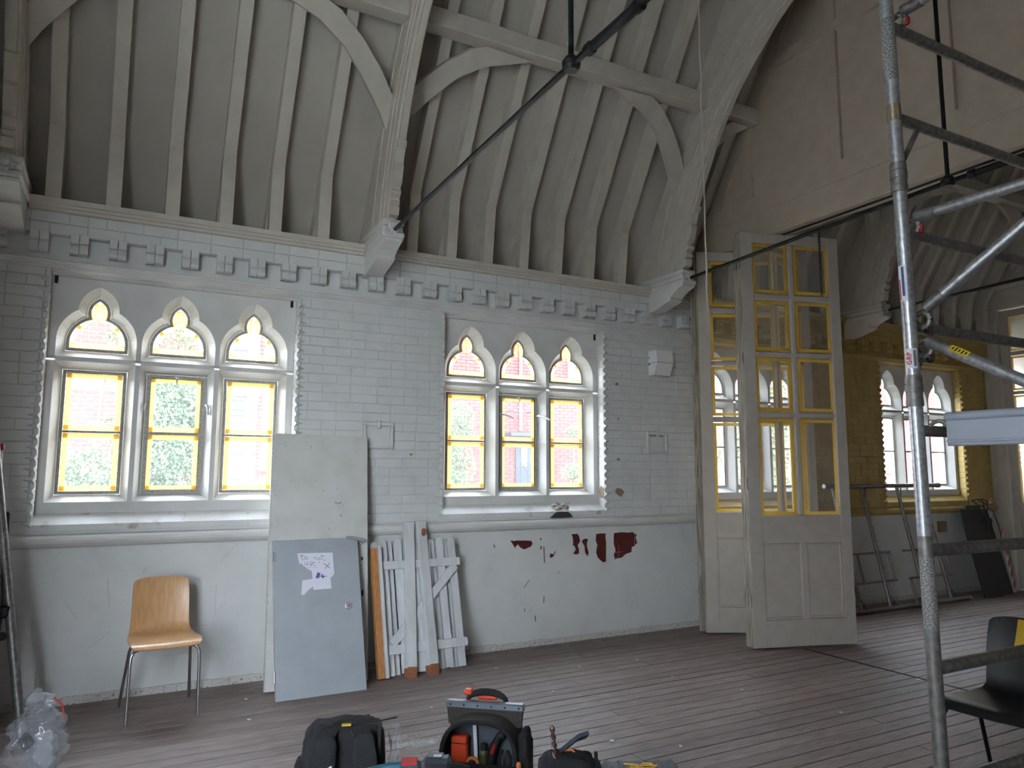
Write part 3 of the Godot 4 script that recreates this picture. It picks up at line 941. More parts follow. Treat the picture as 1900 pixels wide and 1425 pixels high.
# ---------- partition with gable ----------
func partition() -> void:
	var pt := node("wall_partition")
	structure(pt, "panelled timber gable above the folding doors", "partition")
	var b := MB.new()
	b.bx(XP - 0.09, XP + 0.09, 3.815, 4.08, 0.0, RW, 0.006)
	obj("lintel", b, M.warmtimber, pt)
	var fa := MB.new()
	fa.bx(XP - 0.066, XP + 0.066, 4.08, 4.27, roof_z(4.1), RW - roof_z(4.1))
	obj("bottom_rail", fa, M.warmtimber, pt)
	var g := MB.new()
	var yr := 3.55 + (RW / 2 + 0.22) / 0.61
	g.prism(PackedVector2Array([Vector2(-roof_z(4.08), 4.08), Vector2(-RW / 2, yr), Vector2(-RW + roof_z(4.08), 4.08)]), 0.05, Transform3D(Basis(Vector3(0, 0, -1), Vector3(0, 1, 0), Vector3(1, 0, 0)), Vector3(XP - 0.025, 0, 0)))
	obj("panelling", g, M.warmtimber, pt)
	for z in [0.80, 1.83, 2.83, 3.83, 4.83]:
		var top: float = 3.55 + (min(z, RW - z) + 0.2) / 0.61
		var s := MB.new()
		s.bx(XP - 0.062, XP + 0.062, 4.26, top, z - 0.05, z + 0.05, 0.004)
		obj("stile", s, M.warmtimber, pt)
	for y in [5.53, 6.8]:
		var s := MB.new()
		s.bx(XP - 0.061, XP + 0.061, y - 0.05, y + 0.05, roof_z(y), RW - roof_z(y), 0.004)
		obj("rail", s, M.warmtimber, pt)
	for sd in [0, 1]:
		var s := MB.new()
		var pl := PackedVector2Array()
		for q in [[4.08, -0.02], [yr, -0.02], [yr, 0.16], [4.08, 0.16]]:
			var z: float = roof_z(q[0]) + q[1]
			pl.append(Vector2(-z if sd == 0 else -(RW - z), q[0]))
		s.prism(pl, 0.1, Transform3D(Basis(Vector3(0, 0, -1), Vector3(0, 1, 0), Vector3(1, 0, 0)), Vector3(XP - 0.05, 0, 0)))
		obj("raking_board", s, M.warmtimber, pt)
	# jamb post against the window wall, triangular infill above the plate
	var j := MB.new()
	j.bx(XP - 0.075, XP + 0.075, 0.0, 3.815, -0.01, 0.07, 0.004)
	obj("jamb", j, M.warmtimber, pt)
	var inf := MB.new()
	inf.bx(XP - 0.02, XP + 0.02, 3.4, 4.1, -0.25, 0.05)
	obj("infill", inf, M.warmtimber, pt)
	# track below the lintel and guide strip let into the floor
	var tr := MB.new()
	tr.bx(XP - 0.012, XP + 0.012, 3.803, 3.82, 0.1, RW - 0.1)
	obj("track", tr, M.dark, pt)
	var gd := MB.new()
	gd.bx(XP - 0.012, XP + 0.012, -0.02, 0.003, 1.2, RW - 0.1)
	obj("floor_guide", gd, M.dark, pt)

# ---------- the other walls ----------
func other_walls() -> void:
	# left: a cross wall beside the camera's corner, then a tall bay further back with a high window
	var wl := node("wall_left")
	structure(wl, "plain white cross wall and window bay beyond the left edge", "wall")
	var a := MB.new()
	var zo := 3.1
	var xb := -3.7
	var yb := 5.5
	a.bx(XL - 0.3, XL, -0.1, 9.3, -0.36, zo)
	a.bx(XL - 0.3, XL, yb, 9.3, zo, RW + 0.4)
	a.bx(xb - 0.3, XL - 0.3, -0.1, yb + 0.1, zo - 0.3, zo)
	a.bx(xb - 0.3, xb, -0.1, yb + 0.1, zo, RW + 0.36)
	a.bx(xb - 0.3, XL, yb, yb + 0.2, zo - 0.3, RW + 0.4)
	a.bx(xb - 0.3, XL, -0.25, -0.0, zo - 0.3, RW + 0.36)
	a.prism(PackedVector2Array([Vector2(-(RW + 0.4), 3.2), Vector2(-(RW + 0.4), yb + 0.05), Vector2(-(RW - roof_z(yb + 0.05)), yb + 0.05), Vector2(-(RW - roof_z(3.2)), 3.2)]), 0.3, Transform3D(Basis(Vector3(0, 0, -1), Vector3(0, 1, 0), Vector3(1, 0, 0)), Vector3(XL - 0.3, 0, 0)))
	var wx0 := -3.55; var wx1 := -1.0; var wy0 := 0.6; var wy1 := 3.9
	a.bx(xb - 0.3, XL, -0.1, wy0, RW, RW + 0.36)
	a.bx(xb - 0.3, XL, wy1, yb, RW, RW + 0.36)
	a.bx(xb - 0.3, wx0, wy0, wy1, RW, RW + 0.36)
	a.bx(wx1, XL, wy0, wy1, RW, RW + 0.36)
	obj("masonry", a, M.wall, wl)
	var w5 := node("window_5")
	structure(w5)
	var f := MB.new()
	for k in 4:
		var x := lerpf(wx0, wx1, k / 3.0)
		f.bx(x - 0.04, x + 0.04, wy0, wy1, RW + 0.1, RW + 0.2)
	for y in [wy0, 1.7, 2.8, wy1]:
		f.bx(wx0, wx1, y - 0.04, y + 0.04, RW + 0.11, RW + 0.19)
	obj("frame", f, M.trim, w5)
	var gp := MB.new()
	gp.bx(wx0, wx1, wy0, wy1, RW + 0.148, RW + 0.152)
	obj("pane", gp, M.glass, w5)
	# plain wall behind the camera
	var wf := node("wall_front")
	structure(wf, "plain white wall behind the viewer", "wall")
	var m := MB.new()
	m.bx(XL - 0.3, XR + 1.5, -0.1, 3.46, RW, RW + 0.36)
	obj("masonry", m, M.wall, wf)

func far_wall() -> void:
	# closing wall of the yellow room
	var wr := node("wall_right")
	structure(wr, "cream end wall of the yellow room behind the far glazed partition", "wall")
	var m := MB.new()
	m.bx(XR + 0.9, XR + 1.2, -0.1, 9.2, -0.36, RW + 0.36)
	obj("masonry", m, M.wall, wr)

# ---------- helpers for things ----------
func blob(mb: MB, at: Vector3, h: Vector3, e := 0.45, bs := Basis.IDENTITY, wob := 0.0, sd := 1, nu := 28, nv := 18) -> void:
	# superellipsoid with a little cloth-like unevenness
	var f := FastNoiseLite.new()
	f.seed = sd; f.frequency = 1.0
	var pw := func(x: float, k: float) -> float: return signf(x) * pow(absf(x), k)
	var P: Array = []
	for i in nv + 1:
		var row: Array = []
		var v := -PI / 2 + PI * i / nv
		for j in nu + 1:
			var u := TAU * (j % nu) / nu
			var d := Vector3(pw.call(cos(v), e) * pw.call(cos(u), e), pw.call(sin(v), e), pw.call(cos(v), e) * pw.call(sin(u), e))
			var q := d * h
			if wob > 0.0: q += d.normalized() * wob * f.get_noise_3dv(q * 14.0)
			row.append(at + bs * q)
		P.append(row)
	var N: Array = []
	for i in nv + 1:
		var row: Array = []
		for j in nu + 1:
			var ja := (j - 1 + nu) % nu; var jb := (j + 1) % nu
			var du: Vector3 = P[i][jb] - P[i][ja]
			var dv: Vector3 = P[min(i + 1, nv)][j] - P[max(i - 1, 0)][j]
			var n := du.cross(dv)
			if n.length() < 1e-9: n = P[i][j] - at
			n = n.normalized()
			if n.dot(P[i][j] - at) < 0.0: n = -n
			row.append(n)
		N.append(row)
	for i in nv:
		for j in nu:
			mb.stri(P[i][j], P[i][j + 1], P[i + 1][j + 1], N[i][j], N[i][j + 1], N[i + 1][j + 1])
			mb.stri(P[i][j], P[i + 1][j + 1], P[i + 1][j], N[i][j], N[i + 1][j + 1], N[i + 1][j])

func strap(mb: MB, pts: Array, w: float, th: float, side: Vector3) -> void:
	# flat webbing along points, width w in the direction of 'side'
	var cv := Curve3D.new()
	for i in pts.size():
		var tan: Vector3 = (pts[min(i + 1, pts.size() - 1)] - pts[max(i - 1, 0)]) / 6.0
		cv.add_point(pts[i], -tan, tan)
	var bk := cv.get_baked_length()
	var n := 18
	var g: Array = []
	for i in n + 1:
		var p := cv.sample_baked(bk * i / n)
		g.append([p - side * w / 2, p, p + side * w / 2])
	mb.sheet(g, th)

func lean(o: Node3D, a: Vector3, right: Vector3, up: Vector3, tilt := 0.0) -> void:
	# stand a flat thing on its lower left corner a, lying back along 'up', turned by tilt in its own plane
	var x := right.normalized()
	var y := (up - x * up.dot(x)).normalized()
	var z := x.cross(y)
	o.transform = Transform3D(Basis(x.rotated(z, -tilt), y.rotated(z, -tilt), z), a)

# ---------- folding doors ----------
const ROWS := [[1.165, 2.05], [2.115, 2.62], [2.68, 3.16], [3.23, 3.71]]

func leaf_parts(t: Node3D, w: float, cols: Array) -> void:
	var y0 := 0.014; var y1 := 3.806
	var th := 0.046
	var L: float = cols[0][0]; var R: float = cols[-1][1]
	for s in [[0.0, L], [R, w]]:
		var b := MB.new()
		b.bx(s[0], s[1], y0, y1, -th / 2, th / 2, 0.003)
		obj("stile", b, M.door, t)
	for r in [[y0, 0.25], [0.92, 1.165], [3.71, y1]]:
		var b := MB.new()
		b.bx(L, R, r[0], r[1], -th / 2 + 0.0005, th / 2 - 0.0005, 0.003)
		obj("rail", b, M.door, t)
	for r in [[2.05, 2.115], [2.62, 2.68], [3.16, 3.23]]:
		var b := MB.new()
		b.bx(L, R, r[0] + 0.006, r[1] - 0.006, -0.019, 0.019, 0.011)
		obj("glazing_bar", b, M.door, t)
	if cols.size() > 1:
		var b := MB.new()
		b.bx(cols[0][1] + 0.004, cols[1][0] - 0.004, 1.165, 3.71, -0.02, 0.02, 0.011)
		obj("glazing_bar", b, M.door, t)
		var c := MB.new()
		c.bx(cols[0][1] + 0.01, cols[1][0] + 0.01, 0.25, 0.92, -th / 2 + 0.0005, th / 2 - 0.0005, 0.003)
		obj("muntin", c, M.door, t)
	for k in cols.size():
		var xa: float = cols[k][0]; var xb: float = cols[k][1]
		var p := MB.new()
		p.bx(xa - 0.005, xb + 0.035, 0.245, 0.925, -0.004, 0.004)
		for q in [[xa, xa + 0.022, 0.25, 0.92], [xb + (0.008 if cols.size() > 1 and k == 0 else -0.022) , xb + (0.03 if cols.size() > 1 and k == 0 else 0.0), 0.25, 0.92]]:
			p.bx(q[0], q[1], q[2], q[3], -0.012, 0.012, 0.006)
		for q in [[0.25, 0.272], [0.898, 0.92]]:
			p.bx(xa, xb, q[0], q[1], -0.0115, 0.0115, 0.006)
		obj("panel", p, M.door, t)
		for r in ROWS:
			var g := MB.new()
			g.bx(xa - 0.004, xb + 0.004, r[0] - 0.004, r[1] + 0.004, -0.0015, 0.0015)
			obj("pane", g, M.glass, t)
			var tw := 0.03
			var z := 0.0035
			var ga := 0.004
			strip(t, xa + ga, xa + ga + tw, r[0] + ga, r[1] - ga, z)
			strip(t, xb - ga - tw, xb - ga, r[0] + ga, r[1] - ga, z)
			strip(t, xa + ga, xb - ga, r[0] + ga, r[0] + ga + tw, z + 0.0012)
			strip(t, xa + ga, xb - ga, r[1] - ga - tw, r[1] - ga, z + 0.0012)
	# worn hinge edge: three battered beads
	var e := MB.new()
	for q in [-0.0155, 0.0, 0.0155]: e.bx(-0.007, 0.001, y0, y1, q - 0.0068, q + 0.0068, 0.003)
	obj("worn_edge", e, M.door_edge, t)
	for y in [0.42, 1.45, 2.6, 3.5]:
		var h := MB.new()
		h.tube([Vector3(-0.012, y - 0.05, 0.018), Vector3(-0.012, y + 0.05, 0.018)], 0.007, 8)
		h.bx(-0.0135, -0.005, y - 0.05, y + 0.05, -0.018, 0.016)
		obj("hinge", h, M.door_edge, t)

var leaf0: Node3D

func leaf(label: String, a: Vector3, b: Vector3, called := "folding_door_leaf", group := "folding door leaves") -> void:
	var t: Node3D
	if leaf0 == null:
		t = node(called)
		leaf_parts(t, 1.03, [[0.122, 0.492], [0.555, 0.925]])
		leaf0 = t
	else:
		t = leaf0.duplicate()
		t.name = numbered(called)
		add_child(t)
	tag(t, label, "door leaf", group)
	t.position = a
	t.rotation.y = atan2(-(b.z - a.z), b.x - a.x)

func folding_doors() -> void:
	leaf("foremost folding door leaf, broad white face with taped panes", Vector3(5.065, 0, 1.021), Vector3(6.055, 0, 1.311))
	leaf("folding door leaf turned back just behind the foremost one", Vector3(5.075, 0, 0.962), Vector3(6.07, 0, 0.905))
	leaf("second white door leaf from the window wall, half hidden", Vector3(5.16, 0, 0.335), Vector3(6.075, 0, 0.81))
	var t := node("folding_door_leaf", Vector3(5.155, 0, 0.275), atan2(0.17, 0.37))
	leaf_parts(t, 0.40, [[0.10, 0.32]])
	tag(t, "narrow half leaf hinged to the jamb at the window wall", "door leaf", "folding door leaves")

func far_partition() -> void:
	var pt := node("wall_far_partition")
	structure(pt, "cream glazed partition at the far end of the yellow room", "partition")
	var yr := 3.55 + (RW / 2 + 0.22) / 0.61
	var b := MB.new()
	b.bx(XR - 0.09, XR + 0.09, 3.83, 4.1, 0.0, RW, 0.006)
	b.bx(XR - 0.12, XR + 0.12, 4.1, 4.16, 0.0, RW, 0.01)
	obj("lintel", b, M.timber, pt)
	var g := MB.new()
	g.prism(PackedVector2Array([Vector2(-roof_z(4.08), 4.08), Vector2(-RW / 2, yr), Vector2(-RW + roof_z(4.08), 4.08)]), 0.05, Transform3D(Basis(Vector3(0, 0, -1), Vector3(0, 1, 0), Vector3(1, 0, 0)), Vector3(XR - 0.025, 0, 0)))
	obj("panelling", g, M.timber, pt)
	var j := MB.new()
	j.bx(XR - 0.06, XR + 0.06, 0.0, 3.83, -0.01, 0.2, 0.004)
	j.bx(XR - 0.075, XR - 0.05, 0.0, 3.83, 0.06, 0.085, 0.004)
	j.bx(XR - 0.075, XR - 0.05, 0.0, 3.83, 0.15, 0.19, 0.004)
	obj("jamb", j, M.timber, pt)
	leaf("far cream glazed door leaf nearest the window wall", Vector3(XR, 0, 1.25), Vector3(XR, 0, 0.22), "glazed_door_leaf", "far glazed door leaves")
	var p := MB.new()
	p.bx(XR - 0.03, XR + 0.03, 0.0, 3.83, 1.26, RW, 0.003)
	obj("infill", p, M.timber, pt)

# ---------- chairs ----------
func chair(called: String, label: String, shell: Material, metal: Material, at: Vector3, turn: float) -> Node3D:
	var t := node(called, at, turn)
	tag(t, label, "chair")
	# side section: z forward, y up
	var prof := [Vector2(0.275, 0.452), Vector2(0.262, 0.466), Vector2(0.235, 0.476), Vector2(0.18, 0.478), Vector2(0.08, 0.470), Vector2(-0.02, 0.462), Vector2(-0.10, 0.462), Vector2(-0.15, 0.472), Vector2(-0.183, 0.498), Vector2(-0.198, 0.54), Vector2(-0.205, 0.60), Vector2(-0.213, 0.67), Vector2(-0.228, 0.74), Vector2(-0.25, 0.80), Vector2(-0.262, 0.83)]
	var hw := [0.185, 0.2, 0.207, 0.21, 0.208, 0.205, 0.2, 0.192, 0.185, 0.18, 0.178, 0.177, 0.175, 0.172, 0.158]
	var g: Array = []
	for i in prof.size():
		var row: Array = []
		for j in 13:
			var f := -1.0 + 2.0 * j / 12.0
			var x: float = f * hw[i]
			var dz := 0.0
			var dy := 0.0
			if i > 8: dz = 0.022 * f * f           # back wraps slightly forward
			if i < 7: dy = 0.006 * f * f
			if i == prof.size() - 1: dy = -0.018 * pow(absf(f), 4)
			row.append(Vector3(x, prof[i].y + dy, prof[i].x + dz))
		g.append(row)
	var s := MB.new()
	s.sheet(g, 0.012)
	obj("seat_shell", s, shell, t)
	for sx in [-1.0, 1.0]:
		var fl := MB.new()
		fl.tube([Vector3(sx * 0.06, 0.444, 0.15), Vector3(sx * 0.15, 0.445, 0.19), Vector3(sx * 0.182, 0.436, 0.202), Vector3(sx * 0.197, 0.405, 0.207), Vector3(sx * 0.2, 0.35, 0.208), Vector3(sx * 0.205, 0.0, 0.215)], 0.0105, 10)
		obj("leg", fl, metal, t)
		var bl := MB.new()
		bl.tube([Vector3(sx * 0.06, 0.444, -0.02), Vector3(sx * 0.14, 0.444, -0.05), Vector3(sx * 0.17, 0.43, -0.07), Vector3(sx * 0.185, 0.38, -0.09), Vector3(sx * 0.215, 0.0, -0.25)], 0.0105, 10)
		obj("leg", bl, metal, t)
	var fr := MB.new()
	fr.bar(Vector3(-0.07, 0.447, 0.15), Vector3(-0.07, 0.447, -0.03), 0.02, 0.014)
	fr.bar(Vector3(0.07, 0.447, 0.15), Vector3(0.07, 0.447, -0.03), 0.02, 0.014)
	obj("under_frame", fr, metal, t)
	return t

# ---------- things leaning on the window wall ----------
func leaning_things() -> void:
	# tall plain door leaf
	var b := node("tall_door")
	lean(b, Vector3(1.03, 0.010, 0.367), Vector3(0.745, 0, 0.0), Vector3(0.03, 1.838, -0.300), 0.022)
	tag(b, "tall plain off-white flush door leaning against the wall", "door")
	var s := MB.new()
	s.bx(0, 0.745, 0.0, 1.862, -0.04, 0.0, 0.002)
	obj("slab", s, M.board, b)
	var ed := MB.new()
	ed.bx(-0.006, -0.0005, 0.0, 1.862, -0.039, -0.001)
	obj("lipping", ed, M.dirty, b)
	var mk := MB.new()
	for q in [[0.09, 1.79], [0.09, 1.765], [0.245, 1.80], [0.29, 1.77], [0.29, 1.755], [0.33, 1.5], [0.14, 1.5], [0.39, 1.42], [0.5, 1.54], [0.5, 1.44], [0.46, 1.18], [0.545, 1.31], [0.44, 1.13], [0.03, 1.38], [0.05, 1.2], [0.36, 0.98], [0.3, 0.93]]:
		mk.box(Vector3(q[0], q[1], 0.0006), Vector3(0.006, 0.006, 0.001), 0.0004, Basis(Vector3.BACK, q[0] * 9.0))
	for q in [[0.49, 1.33], [0.51, 1.325], [0.525, 1.33], [0.53, 1.23], [0.37, 0.955], [0.21, 0.945], [0.13, 0.97], [0.5, 0.95]]:
		mk.box(Vector3(q[0], q[1], 0.0006), Vector3(0.014, 0.008, 0.001), 0.0004, Basis(Vector3.BACK, q[1] * 7.0))
	stuff(obj("scuff_marks", mk, M.scuff, b))
	var kh := MB.new()
	kh.bx(0.692, 0.706, 0.885, 0.91, 0.0003, 0.0016)
	kh.bx(0.694, 0.708, 0.62, 0.66, 0.0003, 0.0016)
	obj("keyhole", kh, M.dark, b)
	var hd := MB.new()
	hd.lathe([Vector2(0, 0), Vector2(0.026, 0), Vector2(0.026, 0.008), Vector2(0.011, 0.011), Vector2(0.010, 0.075), Vector2(0, 0.077)], 16, Transform3D(Basis(Vector3.RIGHT, PI / 2), Vector3(0.695, 1.03, 0.0)))
	hd.tube([Vector3(0.695, 1.03, 0.075), Vector3(0.66, 1.038, 0.08), Vector3(0.59, 1.052, 0.08), Vector3(0.55, 1.058, 0.078)], [0.012, 0.013, 0.012, 0.007], 10)
	obj("lever_handle", hd, M.steel, b)
	# short grey door in front of it
	var d := node("grey_door")
	lean(d, Vector3(1.06, 0.0, 0.60), Vector3(0.62, 0, 0.0), Vector3(0.02, 1.045, -0.335))
	tag(d, "short grey flush door with torn paper notice leaning in front", "door")
	var s2 := MB.new()
	s2.bx(0, 0.635, 0.0, 1.1, -0.038, 0.0, 0.002)
	obj("slab", s2, M.greydoor, d)
	for y in [0.16, 0.985]:
		var hg := MB.new()
		hg.bx(0.0, 0.028, y - 0.04, y + 0.04, 0.0, 0.003, 0.001)
		hg.tube([Vector3(-0.006, y - 0.04, 0.004), Vector3(-0.006, y + 0.04, 0.004)], 0.008, 8)
		for k in [-0.025, 0.0, 0.025]: hg.box(Vector3(0.014, y + k, 0.0035), Vector3(0.006, 0.006, 0.001))
		obj("hinge", hg, M.steel, d)
	var tn := MB.new()
	tn.lathe([Vector2(0, 0), Vector2(0.027, 0), Vector2(0.027, 0.004), Vector2(0.02, 0.008), Vector2(0, 0.009)], 20, Transform3D(Basis(Vector3.RIGHT, PI / 2), Vector3(0.535, 0.595, 0.0)))
	obj("turn_lock", tn, M.steel, d)
	var ti := MB.new()
	ti.bx(0.531, 0.539, 0.588, 0.602, 0.0095, 0.0105)
	obj("indicator", ti, M.redlabel, d)
	# the torn notice: its own thing, stuck on the door face
	var n := node("paper_notice")
	n.transform = d.transform
	tag(n, "torn white paper reading Do not use! stuck on the grey door", "notice")
	var U := func(q: Array) -> Vector2: return Vector2((550.0 + q[0] / 14.25 - 512.0) / 168.0 * 0.635, (1301.0 - 0.06 * (550.0 + q[0] / 14.25 - 512.0) - (1015.0 + q[1] / 14.25)) / 297.0 * 1.1)
	var sheets := [[[[500, 690], [1000, 700], [1020, 1180], [520, 1215]], 0.0012, "under_sheet"], [[[225, 950], [500, 910], [960, 885], [760, 985], [560, 1085], [370, 1230], [250, 1360], [185, 1340]], 0.004, "torn_flap"], [[[115, 190], [1100, 160], [1120, 760], [1040, 870], [900, 810], [640, 715], [500, 690], [370, 620], [250, 520], [210, 470], [165, 500], [150, 400], [130, 300]], 0.003, "top_sheet"]]
	for sh in sheets:
		var pl := PackedVector2Array()
		for q in sh[0]: pl.append(U.call(q))
		var m := MB.new()
		m.prism(pl, 0.0006, Transform3D(Basis.IDENTITY, Vector3(0, 0, sh[1])))
		obj(sh[2], m, M.paper, n)
	var ink := MB.new()
	var strokes := [[[205, 330], [225, 280], [215, 240]], [[160, 265], [240, 240], [310, 275], [325, 325], [290, 370], [240, 385]], [[240, 250], [238, 385]], [[350, 300], [330, 340], [350, 370], [385, 365], [405, 330], [395, 300], [365, 285], [350, 300]],
		[[570, 290], [580, 380]], [[575, 320], [610, 290], [625, 320], [640, 375]], [[690, 320], [670, 355], [690, 380], [725, 370], [740, 335], [715, 310], [690, 320]], [[745, 255], [870, 262]], [[800, 245], [770, 350], [820, 380], [885, 378]],
		[[310, 425], [305, 490], [325, 535], [365, 520], [385, 430]], [[385, 430], [380, 530]], [[510, 415], [450, 440], [490, 490], [470, 550], [420, 490]], [[470, 550], [520, 460], [590, 450], [570, 425], [520, 470], [540, 530], [625, 535]], [[710, 415], [703, 480]], [[703, 496], [703, 502]], [[350, 590], [660, 588]],
		[[825, 470], [1010, 610]], [[1005, 465], [855, 625]]]
	for k in strokes.size():
		var st: Array = strokes[k]
		for i in st.size() - 1:
			var p0: Vector2 = U.call(st[i]); var p1: Vector2 = U.call(st[i + 1])
			var wd: float = 0.0035 if k > 15 else 0.0022
			if k == 15: wd = 0.0012
			ink.bar(Vector3(p0.x, p0.y, 0.0038), Vector3(p1.x, p1.y, 0.0038) + Vector3(0.0004, 0, 0), wd, 0.0006, 0.0, Vector3.BACK)
	obj("handwriting", ink, M.ink, n)
	var pur := MB.new()
	for poly in [[[650, 725], [740, 720], [690, 890], [590, 890]], [[765, 760], [790, 760], [800, 820], [830, 820], [830, 885], [765, 885]], [[700, 820], [900, 830], [900, 850], [700, 845]]]:
		var pl := PackedVector2Array()
		for q in poly: pl.append(U.call(q))
		pur.prism(pl, 0.0004, Transform3D(Basis.IDENTITY, Vector3(0, 0, 0.0022)))
	obj("purple_print", pur, M.purple, n)
	# picket gate
	var g := node("picket_gate")
	lean(g, Vector3(1.865, 0.0, 0.385), Vector3(0.71, 0, -0.012), Vector3(0.05, 1.0, -0.270))
	tag(g, "white painted picket gate with rounded pickets leaning on the wall", "gate")
	var pk := MB.new()
	var pl := PackedVector2Array([Vector2(-0.032, 0), Vector2(0.032, 0), Vector2(0.032, 0.985)])
	for i in range(1, 10):
		var a := PI * i / 10.0
		pl.append(Vector2(cos(a) * 0.032, 0.985 + sin(a) * 0.036))
	pl.append(Vector2(-0.032, 0.985))
	pk.prism(pl, 0.018)
	var pm := pk.mesh()
	for q in [[0.08, 0.008], [0.205, 0.02], [0.33, 0.012], [0.455, 0.01], [0.572, 0.018], [0.68, 0.014]]:
		put("picket", pm, M.whitewood, g, Vector3(q[0], q[1], 0.0))
	for q in [0.02, 0.14, 0.27, 0.39, 0.515, 0.625]:
		put("rear_picket", pm, M.whitewood, g, Vector3(q, 0.012, -0.045))
	for r in [[0.80, 0.865], [0.16, 0.23]]:
		var m := MB.new()
		m.bx(0.06, 0.725, r[0], r[1], 0.0185, 0.042, 0.003)
		obj("rail", m, M.whitewood, g)
	var br := MB.new()
	br.bar(Vector3(0.10, 0.235, 0.030), Vector3(0.69, 0.80, 0.030), 0.066, 0.022, 0.002, Vector3.BACK)
	obj("brace", br, M.whitewood, g)
	var hg := MB.new()
	for y in [0.832, 0.195]:
		hg.bx(0.70, 0.727, y - 0.03, y + 0.03, 0.042, 0.046, 0.001)
		hg.tube([Vector3(0.729, y - 0.03, 0.046), Vector3(0.729, y + 0.03, 0.046)], 0.005, 8)
	obj("hinge", hg, M.whitewood, g)
	var sp := MB.new()
	sp.bx(-0.03, 0.022, 0.0, 0.97, 0.0, 0.055, 0.003)
	obj("bare_side_post", sp, M.pine, g)
	var sw := MB.new()
	sw.bx(0.0225, 0.048, 0.0, 0.985, 0.0, 0.075, 0.003)
	obj("side_board", sw, M.whitewood, g)
	# two loose square posts in front of the gate
	for k in 2:
		var p := node("fence_post")
		if k == 0: lean(p, Vector3(2.045, 0.0, 0.475), Vector3(0.085, 0, 0.0), Vector3(0.095, 1.155, -0.36), 0.072)
		else: lean(p, Vector3(2.235, 0.0, 0.475), Vector3(0.085, 0, -0.012), Vector3(0.0, 1.155, -0.36), 0.045)
		tag(p, ["white square post with bare foot, upright in front of the gate", "white square post with chipped top, slanting across the gate"][k], "post", "loose fence posts")
		var m := MB.new()
		m.bx(0.0, 0.085, 0.075, 1.205, -0.075, 0.0, 0.004)
		obj("shaft", m, M.whitewood, p)
		var ft := MB.new()
		ft.bx(0.001, 0.084, 0.0, 0.088, -0.074, 0.0005, 0.004)
		obj("bare_foot", ft, M.rawwood, p)
		if k == 1:
			var ch := MB.new()
			ch.prism(PackedVector2Array([Vector2(0.03, 1.09), Vector2(0.05, 1.075), Vector2(0.075, 1.09), Vector2(0.084, 1.13), Vector2(0.06, 1.145), Vector2(0.038, 1.135)]), 0.001, Transform3D(Basis.IDENTITY, Vector3(0, 0, 0.0003)))
			obj("chipped_patch", ch, M.rawwood, p)

